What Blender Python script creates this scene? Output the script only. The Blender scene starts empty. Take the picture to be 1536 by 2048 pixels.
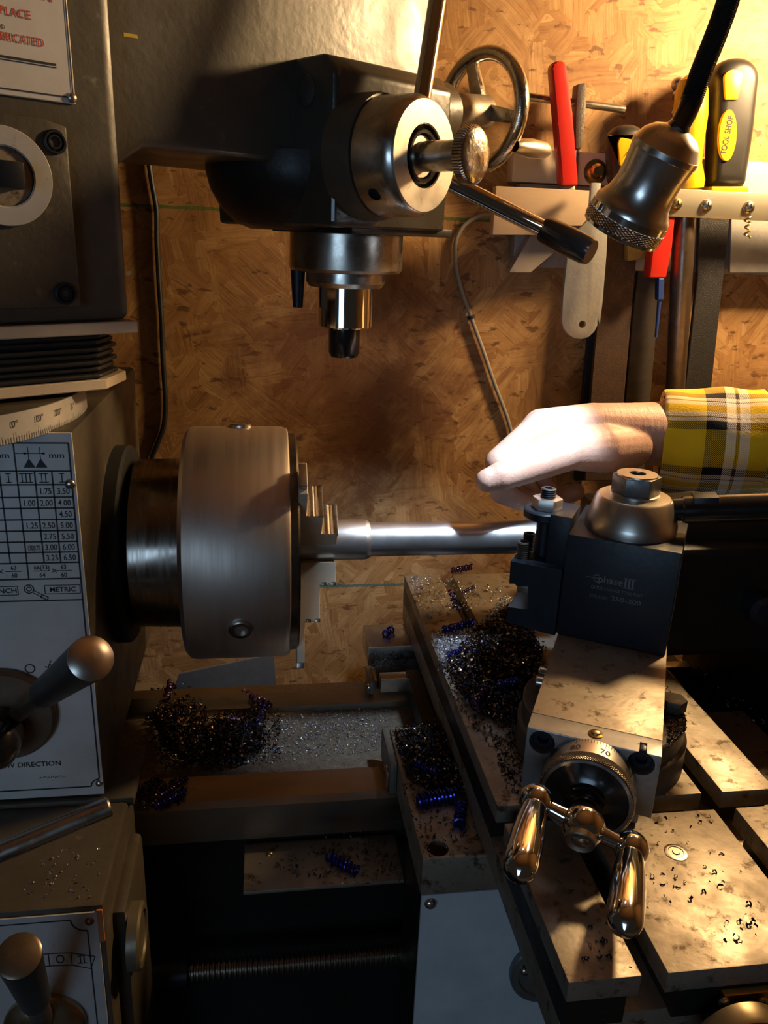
import bpy, bmesh, math, random
from mathutils import Vector, Matrix
random.seed(7)
SC = bpy.context.scene
COL = SC.collection
V = Vector
# ------------------------------------------------------------------ camera
FPX, CX, CY = 1614.0, 768.0, 1024.0            # focal length and centre in pixels of the 1536 x 2048 frame
dY = V((530-CX, 460-CY, FPX)).normalized()     # vanishing points of the machine's axes
dn = V((585-CX, 5700-CY, FPX)).normalized(); dn = (dn - dY*dn.dot(dY)).normalized()
dZ = -dn; dX = dY.cross(dZ)
RW = Matrix((dX, dY, dZ))
def ray(px, py): return RW @ V(((px-CX)/FPX, (py-CY)/FPX, 1.0))
CAMP = -ray(470, 1083)*0.62                    # origin = centre of the lathe chuck, on the spindle axis
cd = bpy.data.cameras.new('camera'); cam = bpy.data.objects.new('camera', cd); COL.objects.link(cam)
cd.sensor_fit = 'VERTICAL'; cd.sensor_height = 36.0; cd.lens = FPX/2048*36.0
cd.clip_start = 0.01; cd.clip_end = 50
r_ = RW @ V((1,0,0)); u_ = RW @ V((0,-1,0)); b_ = RW @ V((0,0,-1))
mw = Matrix.Identity(4)
for i in range(3): mw[i][0], mw[i][1], mw[i][2], mw[i][3] = r_[i], u_[i], b_[i], CAMP[i]
cam.matrix_world = mw
SC.camera = cam
# ------------------------------------------------------------------ world, lights, exposure
SC.view_settings.view_transform = 'Standard'; SC.view_settings.look = 'None'
SC.view_settings.gamma = 1.0; SC.view_settings.use_curve_mapping = False
SC.view_settings.exposure = 0.12
W = bpy.data.worlds.new('world'); SC.world = W; W.use_nodes = True
W.node_tree.nodes['Background'].inputs[0].default_value = (1.0, 0.82, 0.62, 1)
W.node_tree.nodes['Background'].inputs[1].default_value = 0.014
def light(name, kind, loc, energy, col, **k):
    d = bpy.data.lights.new(name, kind); d.energy = energy; d.color = col
    o = bpy.data.objects.new(name, d); COL.objects.link(o); o.location = loc
    for a, v in k.items():
        if a == 'aim':
            o.rotation_euler = (V(v)-V(loc)).to_track_quat('-Z', 'Y').to_euler()
        else: setattr(d, a, v)
    return o
BULB = V((0.62, 0.09, 0.47))
BULB_COLOR, BULB_STRENGTH = (1.0, 0.66, 0.32), 440.0     # assumed glowing bulb, unseen; built further down with its added holder
light('assumed_cool_fill', 'AREA', (-0.55, -1.6, 0.12), 3.1, (0.46, 0.70, 1.0), aim=(0.0, -0.1, -0.12), shape='RECTANGLE', size=0.60, size_y=0.45)  # cool fill light added left behind the camera; its source is only assumed
# ------------------------------------------------------------------ helpers
def onX(px, py, v): d = ray(px, py); return CAMP + d*((v-CAMP.x)/d.x)
def onY(px, py, v): d = ray(px, py); return CAMP + d*((v-CAMP.y)/d.y)
def onZ(px, py, v): d = ray(px, py); return CAMP + d*((v-CAMP.z)/d.z)
def dep(px, py, v): return CAMP + ray(px, py)*v
def hit(px, py, p0, n): d = ray(px, py); return CAMP + d*((V(p0)-CAMP).dot(n)/d.dot(n))
EX, EY, EZ = V((1,0,0)), V((0,1,0)), V((0,0,1))
class Fr:                                      # a local frame: origin + three axes
    def __init__(s, o, u, v, w): s.o, s.u, s.v, s.w = V(o), V(u), V(v), V(w)
    def p(s, a, b, c): return s.o + s.u*a + s.v*b + s.w*c
    def loc(s, P): q = V(P)-s.o; return (q.dot(s.u), q.dot(s.v), q.dot(s.w))
    def on(s, px, py, axis, val):              # pixel -> local coords on the plane <axis>=val of this frame
        n = (s.u, s.v, s.w)[axis]
        return s.loc(hit(px, py, s.o + n*val, n))
WF = Fr((0,0,0), EX, EY, EZ)
BASE = {}
class M:
    def __init__(s): s.v = []; s.f = []; s.uv = []
    def add(s, vs, fs, uv=None):
        n = len(s.v); s.v += [V(x) for x in vs]; s.f += [tuple(i+n for i in f) for f in fs]
        s.uv += uv if uv else [(0, 0)]*len(vs)
        return s
    def bm(s, b):
        b.verts.index_update()
        s.add([v.co.copy() for v in b.verts], [[v.index for v in f.verts] for f in b.faces]); b.free(); return s
    def box(s, lo, hi, bev=0.0, fr=WF, seg=2):
        b = bmesh.new(); bmesh.ops.create_cube(b, size=1.0)
        for v in b.verts:
            v.co = V([lo[i] + (v.co[i]+.5)*(hi[i]-lo[i]) for i in range(3)])
        if bev: bmesh.ops.bevel(b, geom=b.edges[:], offset=bev, segments=seg, affect='EDGES', profile=.6)
        for v in b.verts: v.co = fr.p(*v.co)
        return s.bm(b)
    def prism(s, poly, d0, d1, fr=WF, bev=0.0, seg=2):   # poly (u,v) extruded along w
        b = bmesh.new()
        lo = [b.verts.new((x, y, d0)) for x, y in poly]; hi = [b.verts.new((x, y, d1)) for x, y in poly]
        n = len(poly); b.faces.new(lo[::-1]); b.faces.new(hi)
        for i in range(n): b.faces.new((lo[i], lo[(i+1) % n], hi[(i+1) % n], hi[i]))
        bmesh.ops.recalc_face_normals(b, faces=b.faces[:])
        if bev: bmesh.ops.bevel(b, geom=b.edges[:], offset=bev, segments=seg, affect='EDGES', profile=.6)
        for v in b.verts: v.co = fr.p(*v.co)
        return s.bm(b)
    def pillow(s, poly, th, r, fr, seg=6):         # flat outline with fully rounded edges
        cx = (min(p[0] for p in poly)+max(p[0] for p in poly))/2; cy = (min(p[1] for p in poly)+max(p[1] for p in poly))/2
        W2 = (max(p[0] for p in poly)-min(p[0] for p in poly))/2; H2 = (max(p[1] for p in poly)-min(p[1] for p in poly))/2
        lay = []
        for k in range(seg+1):
            a = math.pi/2*k/seg; lay.append((r*(1-math.sin(a)), -th/2+r*(1-math.cos(a))))
        lay += [(i_, -d_) for i_, d_ in lay[::-1]]
        vs, fs = [], []; n = len(poly)
        for ins, w in lay:
            for x, y in poly: vs.append(fr.p(cx+(x-cx)*(W2-ins)/W2, cy+(y-cy)*(H2-ins)/H2, w))
        for k in range(len(lay)-1):
            for i in range(n): fs.append((k*n+i, k*n+(i+1) % n, (k+1)*n+(i+1) % n, (k+1)*n+i))
        fs.append(tuple(range(n))[::-1]); fs.append(tuple((len(lay)-1)*n+i for i in range(n)))
        return s.add(vs, fs)
    def lathe(s, prof, o, d, seg=48, ref=None, arc=None, caps=False):   # prof [(t, r)], along d from o
        d = V(d).normalized(); o = V(o)
        a = V(ref) if ref else (EZ if abs(d.z) < .9 else EX)
        a = (a - d*a.dot(d)).normalized(); c = d.cross(a)
        vs, fs, uv = [], [], []; L = 0; closed = arc is None
        n = seg if closed else seg+1
        for k, (t, r) in enumerate(prof):
            if k: L += math.hypot(t-prof[k-1][0], r-prof[k-1][1])
            for i in range(n):
                th = 2*math.pi*i/seg if closed else arc[0]+(arc[1]-arc[0])*i/seg
                vs.append(o + d*t + (a*math.cos(th) + c*math.sin(th))*r); uv.append((i/seg, L))
        for k in range(len(prof)-1):
            for i in range(seg):
                j = (i+1) % n
                q = [k*n+i, k*n+j, (k+1)*n+j, (k+1)*n+i]
                fs.append(q)
        if closed and caps:
            if prof[0][1] > 1e-6: fs.append(list(range(n))[::-1])
            if prof[-1][1] > 1e-6: fs.append([(len(prof)-1)*n+i for i in range(n)])
        return s.add(vs, fs, uv)
    def cyl(s, p0, p1, r0, r1=None, seg=32, ch=0.0):
        r1 = r0 if r1 is None else r1; p0 = V(p0); p1 = V(p1); L = (p1-p0).length
        pr = [(0, max(r0-ch, 1e-5)), (ch, r0), (L-ch, r1), (L, max(r1-ch, 1e-5))] if ch else [(0, r0), (L, r1)]
        return s.lathe(pr, p0, p1-p0, seg, caps=True)
    def tube(s, path, r, seg=10, cap=True):
        path = [V(p) for p in path]; n = len(path)
        rs = r if isinstance(r, (list, tuple)) else [r]*n
        vs, fs, uv = [], [], []; prev = None; L = 0
        for k, p in enumerate(path):
            t = (path[min(k+1, n-1)] - path[max(k-1, 0)]).normalized()
            if prev is None:
                a = EZ if abs(t.z) < .9 else EX
            else: a = prev
            a = (a - t*a.dot(t)).normalized(); prev = a; c = t.cross(a)
            if k: L += (p-path[k-1]).length
            for i in range(seg):
                th = 2*math.pi*i/seg
                vs.append(p + (a*math.cos(th)+c*math.sin(th))*rs[k]); uv.append((i/seg, L))
        for k in range(n-1):
            for i in range(seg):
                j = (i+1) % seg
                fs.append((k*seg+i, k*seg+j, (k+1)*seg+j, (k+1)*seg+i))
        if cap: fs.append(tuple(range(seg))[::-1]); fs.append(tuple((n-1)*seg+i for i in range(seg)))
        return s.add(vs, fs, uv)
    def ball(s, c, r, seg=24, ring=14, sq=(1,1,1)):
        c = V(c); vs = [c+V((0,0,-r*sq[2]))]; fs = []
        for k in range(1, ring):
            ph = -math.pi/2 + math.pi*k/ring
            for i in range(seg):
                th = 2*math.pi*i/seg
                vs.append(c+V((r*sq[0]*math.cos(ph)*math.cos(th), r*sq[1]*math.cos(ph)*math.sin(th), r*sq[2]*math.sin(ph))))
        vs.append(c+V((0,0,r*sq[2]))); T = len(vs)-1
        for i in range(seg):
            j = (i+1) % seg
            fs.append((0, 1+j, 1+i)); fs.append((T, 1+(ring-2)*seg+i, 1+(ring-2)*seg+j))
            for k in range(ring-2):
                fs.append((1+k*seg+i, 1+k*seg+j, 1+(k+1)*seg+j, 1+(k+1)*seg+i))
        return s.add(vs, fs)
    def mesh(s, name, off=V((0,0,0)), recalc=True):
        me = bpy.data.meshes.new(name)
        me.from_pydata([tuple(v-off) for v in s.v], [], s.f)
        if any(u != (0, 0) for u in s.uv):
            lay = me.uv_layers.new(name='uv')
            for p in me.polygons:
                us = [s.uv[v] for v in p.vertices]
                wrap = max(u[0] for u in us) - min(u[0] for u in us) > .5
                for li, u in zip(p.loop_indices, us): lay.data[li].uv = (u[0]+1 if wrap and u[0] < .5 else u[0], u[1])
        if recalc:
            b = bmesh.new(); b.from_mesh(me); bmesh.ops.recalc_face_normals(b, faces=b.faces[:]); b.to_mesh(me); b.free()
        return me
    def build(s, name, mat, parent=None, smooth=32, loc=None, recalc=True, cut=None):
        if parent is None and loc is None:
            xs = [v.x for v in s.v]; ys = [v.y for v in s.v]; zs = [v.z for v in s.v]
            loc = V(((min(xs)+max(xs))/2, (min(ys)+max(ys))/2, min(zs)))
        off = V(loc) if parent is None else BASE[parent.name]
        me = s.mesh(name, off, recalc)
        if cut:
            ms = cut if isinstance(cut, list) else [cut]
            for c in ms: me = boolean(me, c.mesh('cutter', off))
        me.materials.clear(); me.materials.append(mat)
        if smooth is not None:
            for p in me.polygons: p.use_smooth = True
            me.set_sharp_from_angle(angle=math.radians(smooth))
        o = bpy.data.objects.new(name, me); COL.objects.link(o)
        BASE[o.name] = off
        if parent is None: o.location = off
        else: o.parent = parent
        return o
def boolean(me, cm):
    a = bpy.data.objects.new('tmp', me); c = bpy.data.objects.new('tmp_cut', cm)
    COL.objects.link(a); COL.objects.link(c)
    md = a.modifiers.new('b', 'BOOLEAN'); md.object = c; md.operation = 'DIFFERENCE'; md.solver = 'EXACT'
    dg = bpy.context.evaluated_depsgraph_get()
    out = bpy.data.meshes.new_from_object(a.evaluated_get(dg))
    bpy.data.objects.remove(a); bpy.data.objects.remove(c)
    return out
def tag(o, label, cat, group=None, kind=None):
    if label: o['label'] = label
    if cat: o['category'] = cat
    if group: o['group'] = group
    if kind: o['kind'] = kind
    return o
def thing(name, label, cat, loc, group=None):
    o = bpy.data.objects.new(name, None); COL.objects.link(o); o.location = V(loc); o.empty_display_size = .02
    BASE[o.name] = V(loc); return tag(o, label, cat, group)
def copytree(o, delta, label=None):
    c = o.copy(); COL.objects.link(c); c.location = o.location + V(delta); BASE[c.name] = c.location.copy()
    if label: c['label'] = label
    def rec(src, dst):
        for ch in list(src.children):
            k = ch.copy(); COL.objects.link(k); k.parent = dst; rec(ch, k)
    rec(o, c); return c
# ---- flat print: text, lines, polygons in a plane or on a cylinder
GC = {}
def glyphs(s, bold=0.0):
    if (s, bold) in GC: return GC[(s, bold)]
    cu = bpy.data.curves.new('t', 'FONT'); cu.body = s; cu.size = 1.0; cu.offset = bold; cu.resolution_u = 3
    o = bpy.data.objects.new('t', cu); COL.objects.link(o)
    dg = bpy.context.evaluated_depsgraph_get(); dg.update()
    me = bpy.data.meshes.new_from_object(o.evaluated_get(dg))
    r = ([tuple(v.co[:2]) for v in me.vertices], [tuple(p.vertices) for p in me.polygons])
    bpy.data.objects.remove(o); bpy.data.meshes.remove(me)
    GC[(s, bold)] = r; return r
class Print:
    def __init__(s, fn): s.fn = fn; s.m = M()
    def poly(s, pts): s.m.add([s.fn(*p) for p in pts], [tuple(range(len(pts)))]); return s
    def rect(s, x0, y0, x1, y1): return s.poly([(x0,y0),(x1,y0),(x1,y1),(x0,y1)])
    def line(s, a, b, w):
        dx, dy = b[0]-a[0], b[1]-a[1]; L = math.hypot(dx, dy) or 1; nx, ny = -dy/L*w/2, dx/L*w/2
        return s.poly([(a[0]+nx,a[1]+ny),(a[0]-nx,a[1]-ny),(b[0]-nx,b[1]-ny),(b[0]+nx,b[1]+ny)])
    def ring(s, c, r, w, a0=0, a1=2*math.pi, n=28, sx=1.0):
        for i in range(n):
            t0 = a0+(a1-a0)*i/n; t1 = a0+(a1-a0)*(i+1)/n
            s.poly([(c[0]+math.cos(t)*q*sx, c[1]+math.sin(t)*q) for t, q in ((t0,r),(t1,r),(t1,r-w),(t0,r-w))])
        return s
    def text(s, body, x, y, h, align='L', bold=0.01, sx=1.0, rot=0.0):     # h = cap height
        vs, fs = glyphs(body, bold); k = h/0.69
        w = max(v[0] for v in vs)*k*sx; dx = {'L': 0, 'C': -w/2, 'R': -w}[align]
        ca, sa = math.cos(rot), math.sin(rot); out = []
        for a, b in vs:
            p, q = a*k*sx+dx, b*k
            out.append(s.fn(x+p*ca-q*sa, y+p*sa+q*ca))
        s.m.add(out, fs); return w
    def build(s, name, mat, parent): return s.m.build(name, mat, parent, smooth=None, recalc=False)
# ------------------------------------------------------------------ materials
def nmat(name):
    m = bpy.data.materials.new(name); m.use_nodes = True
    nt = m.node_tree; return m, nt, nt.nodes['Principled BSDF']
def nd(nt, t, **k):
    n = nt.nodes.new(t)
    for a, v in k.items():
        if a.startswith('i_'): n.inputs[int(a[2:]) if a[2:].isdigit() else a[2:]].default_value = v
        else: setattr(n, a, v)
    return n
def ramp(nt, fac, stops, interp='LINEAR'):
    r = nt.nodes.new('ShaderNodeValToRGB'); r.color_ramp.interpolation = interp
    el = r.color_ramp.elements
    while len(el) > 1: el.remove(el[-1])
    el[0].position = stops[0][0]; el[0].color = (*stops[0][1], 1)
    for p, c in stops[1:]:
        e = el.new(p); e.color = (*c, 1)
    nt.links.new(fac, r.inputs[0]); return r.outputs[0]
def mixc(nt, fac, a, b, mode='MIX'):
    n = nt.nodes.new('ShaderNodeMix'); n.data_type = 'RGBA'; n.blend_type = mode
    for i, x in ((0, fac), (6, a), (7, b)):
        if isinstance(x, (int, float)): n.inputs[i].default_value = x
        elif isinstance(x, tuple): n.inputs[i].default_value = (*x, 1) if len(x) == 3 else x
        else: nt.links.new(x, n.inputs[i])
    return n.outputs[2]
def math_(nt, op, a, b=None, c=None):
    n = nt.nodes.new('ShaderNodeMath'); n.operation = op
    for i, x in enumerate((a, b, c)):
        if x is None: continue
        if isinstance(x, (int, float)): n.inputs[i].default_value = x
        else: nt.links.new(x, n.inputs[i])
    return n.outputs[0]
def surf(name, c1, c2=None, rough=.5, metal=0.0, scale=60, bump=0.0, bscale=None, stretch=(1,1,1), spots=None, spotlevel=.62, rvar=.12, spec=.5, coat=0.0, detail=5):
    """worn surface: two tones blotched by noise, optional stains, roughness variation and fine relief"""
    m, nt, b = nmat(name); L = nt.links.new
    tc = nd(nt, 'ShaderNodeTexCoord'); mp = nd(nt, 'ShaderNodeMapping'); mp.inputs['Scale'].default_value = stretch
    L(tc.outputs['Object'], mp.inputs[0])
    n1 = nd(nt, 'ShaderNodeTexNoise', i_Scale=scale, i_Detail=detail, i_Roughness=.62); L(mp.outputs[0], n1.inputs['Vector'])
    col = ramp(nt, n1.outputs[0], [(.32, c1), (.68, c2 or tuple(x*.7 for x in c1))])
    if spots:
        n2 = nd(nt, 'ShaderNodeTexNoise', i_Scale=scale*2.3, i_Detail=6, i_Roughness=.7); L(mp.outputs[0], n2.inputs['Vector'])
        f = ramp(nt, n2.outputs[0], [(spotlevel-.04, (0,0,0)), (spotlevel+.05, (1,1,1))])
        col = mixc(nt, f, col, spots)
    L(col, b.inputs['Base Color'])
    rr = nd(nt, 'ShaderNodeMapRange', i_1=.3, i_2=.7, i_3=max(rough-rvar, .02), i_4=min(rough+rvar, 1)); L(n1.outputs[0], rr.inputs[0])
    L(rr.outputs[0], b.inputs['Roughness'])
    b.inputs['Metallic'].default_value = metal; b.inputs['Specular IOR Level'].default_value = spec
    b.inputs['Coat Weight'].default_value = coat
    if bump:
        n3 = nd(nt, 'ShaderNodeTexNoise', i_Scale=bscale or scale*4, i_Detail=4); L(mp.outputs[0], n3.inputs['Vector'])
        bp = nd(nt, 'ShaderNodeBump', i_Strength=bump, i_Distance=.001); L(n3.outputs[0], bp.inputs['Height'])
        L(bp.outputs[0], b.inputs['Normal'])
    return m
def plain(name, c, rough=.5, metal=0.0, **k):
    return surf(name, c, tuple(x*.88 for x in c), rough, metal, rvar=.05, **k)
def knurl(name, c, rough, nu, nv, metal=1.0, dark=(.02,.02,.02), straight=False):
    m, nt, b = nmat(name); L = nt.links.new
    tc = nd(nt, 'ShaderNodeTexCoord'); sp = nd(nt, 'ShaderNodeSeparateXYZ'); L(tc.outputs['UV'], sp.inputs[0])
    u = math_(nt, 'MULTIPLY', sp.outputs[0], nu); v = math_(nt, 'MULTIPLY', sp.outputs[1], nv)
    def tri(x): return math_(nt, 'ABSOLUTE', math_(nt, 'SUBTRACT', math_(nt, 'FRACT', x), .5))
    if straight: h = tri(u)
    else: h = math_(nt, 'MINIMUM', tri(math_(nt, 'ADD', u, v)), tri(math_(nt, 'SUBTRACT', u, v)))
    col = ramp(nt, h, [(.05, dark), (.2, c)]); L(col, b.inputs['Base Color'])
    b.inputs['Metallic'].default_value = metal; b.inputs['Roughness'].default_value = rough
    bp = nd(nt, 'ShaderNodeBump', i_Strength=1.0, i_Distance=.0012); L(h, bp.inputs['Height']); L(bp.outputs[0], b.inputs['Normal'])
    return m
def osb():
    m, nt, b = nmat('osb_board'); L = nt.links.new
    tc = nd(nt, 'ShaderNodeTexCoord'); pos = tc.outputs['Object']
    cols = []
    for k, ang in enumerate((8, 52, 97, 141)):
        mp = nd(nt, 'ShaderNodeMapping'); mp.inputs['Rotation'].default_value = (0, math.radians(ang), 0)
        mp.inputs['Location'].default_value = (k*1.7, 0, k*2.3)
        L(pos, mp.inputs[0])
        wv = nd(nt, 'ShaderNodeTexNoise', i_Scale=18, i_Detail=2); L(mp.outputs[0], wv.inputs['Vector'])
        ad = nd(nt, 'ShaderNodeVectorMath', operation='MULTIPLY_ADD'); L(wv.outputs['Color'], ad.inputs[0]); ad.inputs[1].default_value = (.012,.0,.012); L(mp.outputs[0], ad.inputs[2])
        m2 = nd(nt, 'ShaderNodeMapping'); m2.inputs['Scale'].default_value = (15, 1, 70); L(ad.outputs[0], m2.inputs[0])
        vo = nd(nt, 'ShaderNodeTexVoronoi', i_Scale=1.0, i_Randomness=1.0); vo.feature = 'F1'; L(m2.outputs[0], vo.inputs['Vector'])
        sp = nd(nt, 'ShaderNodeSeparateColor'); L(vo.outputs['Color'], sp.inputs[0])
        m3 = nd(nt, 'ShaderNodeMapping'); m3.inputs['Scale'].default_value = (24, 1, 420); L(ad.outputs[0], m3.inputs[0])
        gr = nd(nt, 'ShaderNodeTexNoise', i_Scale=1.0, i_Detail=4, i_Roughness=.6); L(m3.outputs[0], gr.inputs['Vector'])
        cols.append((sp.outputs[0], gr.outputs[0], vo.outputs['Distance']))
    pn = nd(nt, 'ShaderNodeTexNoise', i_Scale=55, i_Detail=3, i_Roughness=.6); L(pos, pn.inputs['Vector'])
    pa = nd(nt, 'ShaderNodeVectorMath', operation='MULTIPLY_ADD'); L(pn.outputs['Color'], pa.inputs[0]); pa.inputs[1].default_value = (.045,0,.045); L(pos, pa.inputs[2])
    pv = nd(nt, 'ShaderNodeMapping'); pv.inputs['Scale'].default_value = (34, 1, 34); L(pa.outputs[0], pv.inputs[0])
    pw = nd(nt, 'ShaderNodeTexVoronoi', i_Scale=1.0); L(pv.outputs[0], pw.inputs['Vector'])
    ps = nd(nt, 'ShaderNodeSeparateColor'); L(pw.outputs['Color'], ps.inputs[0])
    def sel(idx):
        cur = cols[0][idx]
        for k, th in ((1, .27), (2, .52), (3, .76)):
            st = math_(nt, 'GREATER_THAN', ps.outputs[0], th)
            mx = nt.nodes.new('ShaderNodeMix'); mx.data_type = 'FLOAT'
            L(st, mx.inputs[0]); L(cur, mx.inputs[2]); L(cols[k][idx], mx.inputs[3]); cur = mx.outputs[0]
        return cur
    tone, grain, dist = sel(0), sel(1), sel(2)
    col = ramp(nt, tone, [(0, (.29,.145,.052)), (.3, (.38,.205,.078)), (.62, (.43,.245,.10)), (.85, (.50,.30,.13)), (1, (.37,.195,.07))])
    g = ramp(nt, grain, [(.28, (.68,.62,.55)), (.55, (1,1,1)), (.8, (1.05,1.03,1.0))])
    col = mixc(nt, 1.0, col, g, 'MULTIPLY')
    ed = ramp(nt, dist, [(.62, (1,1,1)), (.95, (.62,.5,.4))]); col = mixc(nt, .45, col, ed, 'MULTIPLY')
    # dark bark flecks and oil stains
    sm = nd(nt, 'ShaderNodeMapping'); sm.inputs['Scale'].default_value = (.55, 1, 1.25); sm.inputs['Rotation'].default_value = (0, .7, 0); L(pos, sm.inputs[0])
    s1 = nd(nt, 'ShaderNodeTexNoise', i_Scale=95, i_Detail=3, i_Roughness=.55); L(sm.outputs[0], s1.inputs['Vector'])
    col = mixc(nt, ramp(nt, s1.outputs[0], [(.615, (0,0,0)), (.68, (.85,.85,.85))]), col, (.10,.045,.018))
    s2 = nd(nt, 'ShaderNodeTexNoise', i_Scale=11, i_Detail=7, i_Roughness=.72); L(pos, s2.inputs['Vector'])
    col = mixc(nt, ramp(nt, s2.outputs[0], [(.46, (0,0,0)), (.70, (.8,.8,.8))]), col, (.19,.085,.032))
    sd = nd(nt, 'ShaderNodeVectorMath', operation='DISTANCE'); L(pos, sd.inputs[0]); sd.inputs[1].default_value = (.11, WALLY, .06)
    s3 = nd(nt, 'ShaderNodeTexNoise', i_Scale=26, i_Detail=6, i_Roughness=.7); L(pos, s3.inputs['Vector'])
    blot = math_(nt, 'SUBTRACT', math_(nt, 'MULTIPLY', s3.outputs[0], 1.5), math_(nt, 'MULTIPLY', sd.outputs['Value'], 3.6))
    col = mixc(nt, ramp(nt, blot, [(.18, (0,0,0)), (.55, (.7,.7,.7))]), col, (.13,.045,.018))
    # green snapped chalk lines along the panel
    sx = nd(nt, 'ShaderNodeSeparateXYZ'); L(pos, sx.inputs[0])
    nz = nd(nt, 'ShaderNodeTexNoise', i_Scale=160, i_Detail=3); L(pos, nz.inputs['Vector'])
    z = math_(nt, 'ADD', sx.outputs[2], math_(nt, 'MULTIPLY', math_(nt, 'SUBTRACT', nz.outputs[0], .5), .003))
    for zl, cc in ((CHZ[0], (.05,.13,.03)), (CHZ[1], (.02,.12,.12))):
        d = math_(nt, 'ABSOLUTE', math_(nt, 'SUBTRACT', z, zl))
        f = math_(nt, 'MULTIPLY', math_(nt, 'LESS_THAN', d, .0016), .8)
        col = mixc(nt, f, col, cc)
    L(col, b.inputs['Base Color'])
    b.inputs['Roughness'].default_value = .62; b.inputs['Specular IOR Level'].default_value = .35
    hb = math_(nt, 'ADD', math_(nt, 'MULTIPLY', tone, 1.0), math_(nt, 'MULTIPLY', grain, .5))
    bp = nd(nt, 'ShaderNodeBump', i_Strength=.55, i_Distance=.0012); L(hb, bp.inputs['Height']); L(bp.outputs[0], b.inputs['Normal'])
    return m
def plaid():
    m, nt, b = nmat('plaid_flannel'); L = nt.links.new
    tc = nd(nt, 'ShaderNodeTexCoord'); sp = nd(nt, 'ShaderNodeSeparateXYZ'); L(tc.outputs['UV'], sp.inputs[0])
    Y, K, Wh = (.86,.54,.018), (.010,.012,.017), (.90,.83,.74)
    def axis(x, per, stops):
        return ramp(nt, math_(nt, 'FRACT', math_(nt, 'DIVIDE', x, per)), stops, 'CONSTANT')
    a = axis(sp.outputs[1], .098, [(0, Y), (.32, K), (.475, Wh), (.55, (.12,.06,.02)), (.575, Wh), (.655, Y), (.80, Wh), (.845, K), (.93, Y)])
    c = axis(sp.outputs[0], .25, [(0, Y), (.17, K), (.27, Wh), (.325, (.12,.06,.02)), (.34, Wh), (.40, Y), (.50, Wh), (.56, (.2,.1,.02)), (.575, Wh), (.62, K), (.72, Y)])
    mp = nd(nt, 'ShaderNodeMapping'); mp.inputs['Scale'].default_value = (900, 900, 900); mp.inputs['Rotation'].default_value = (0, .8, 0); L(tc.outputs['Object'], mp.inputs[0])
    wv = nd(nt, 'ShaderNodeTexWave', i_Scale=.35, i_Distortion=.6); L(mp.outputs[0], wv.inputs[0])
    f = ramp(nt, wv.outputs[1], [(.42, (0,0,0)), (.58, (1,1,1))])
    col = mixc(nt, f, a, c); L(col, b.inputs['Base Color'])
    b.inputs['Roughness'].default_value = .95; b.inputs['Specular IOR Level'].default_value = .1
    b.inputs['Sheen Weight'].default_value = .25
    nz = nd(nt, 'ShaderNodeTexNoise', i_Scale=700, i_Detail=2); L(tc.outputs['Object'], nz.inputs['Vector'])
    bp = nd(nt, 'ShaderNodeBump', i_Strength=.5, i_Distance=.0006); L(nz.outputs[0], bp.inputs['Height']); L(bp.outputs[0], b.inputs['Normal'])
    return m
def skin():
    m, nt, b = nmat('skin'); L = nt.links.new
    tc = nd(nt, 'ShaderNodeTexCoord')
    n1 = nd(nt, 'ShaderNodeTexNoise', i_Scale=45, i_Detail=4); L(tc.outputs['Object'], n1.inputs['Vector'])
    L(ramp(nt, n1.outputs[0], [(.3, (.60,.33,.24)), (.7, (.70,.44,.33))]), b.inputs['Base Color'])
    b.inputs['Roughness'].default_value = .5; b.inputs['Subsurface Weight'].default_value = .12
    b.inputs['Subsurface Radius'].default_value = (.006, .002, .001); b.inputs['Subsurface Scale'].default_value = .5
    n2 = nd(nt, 'ShaderNodeTexVoronoi', i_Scale=650); L(tc.outputs['Object'], n2.inputs['Vector'])
    mp = nd(nt, 'ShaderNodeMapping'); mp.inputs['Scale'].default_value = (260, 40, 60); mp.inputs['Rotation'].default_value = (0, .5, 0); L(tc.outputs['Object'], mp.inputs[0])
    n3 = nd(nt, 'ShaderNodeTexNoise', i_Scale=1, i_Detail=3); L(mp.outputs[0], n3.inputs['Vector'])
    h = math_(nt, 'ADD', math_(nt, 'MULTIPLY', n2.outputs[0], .25), n3.outputs[0])
    bp = nd(nt, 'ShaderNodeBump', i_Strength=.35, i_Distance=.0012); L(h, bp.inputs['Height']); L(bp.outputs[0], b.inputs['Normal'])
    return m
def chipmat(name, stops, rough=.35, metal=.9):
    m, nt, b = nmat(name); g = nd(nt, 'ShaderNodeNewGeometry')
    nt.links.new(ramp(nt, g.outputs['Random Per Island'], stops, 'CONSTANT'), b.inputs['Base Color'])
    b.inputs['Metallic'].default_value = metal; b.inputs['Roughness'].default_value = rough
    return m
WALLY = 0.28
CHZ = (onY(340, 414, WALLY).z, onY(760, 1170, WALLY).z)
MT = {}
MT['osb'] = osb()
MT['cast'] = surf('dark_grey_machine_paint', (.080,.070,.054), (.052,.045,.034), .40, 0, 22, .25, 160, spots=(.17,.15,.12), spotlevel=.66, spec=.6)
MT['head'] = surf('glossy_dark_head_paint', (.046,.041,.031), (.030,.026,.020), .30, 0, 22, .2, 160, spec=.6)
MT['cast_dk'] = surf('black_paint_and_shade', (.012,.010,.008), (.008,.007,.006), .42, 0, 25, .25, 160, spec=.35)  # black paint; on the tailstock it stands in for shade
MT['castg'] = surf('worn_grey_green_casting', (.075,.062,.044), (.042,.034,.024), .45, 0, 30, .3, 200, spots=(.12,.09,.055), spotlevel=.66)
MT['steel'] = surf('machined_steel', (.56,.53,.48), (.42,.39,.34), .30, 1, 55, 0, spots=(.20,.15,.10), spotlevel=.68)
MT['steel_br'] = surf('bright_turned_steel', (.80,.79,.78), (.72,.71,.70), .38, 1, 40, 0, rvar=.05, stretch=(1,1,1))
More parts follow.
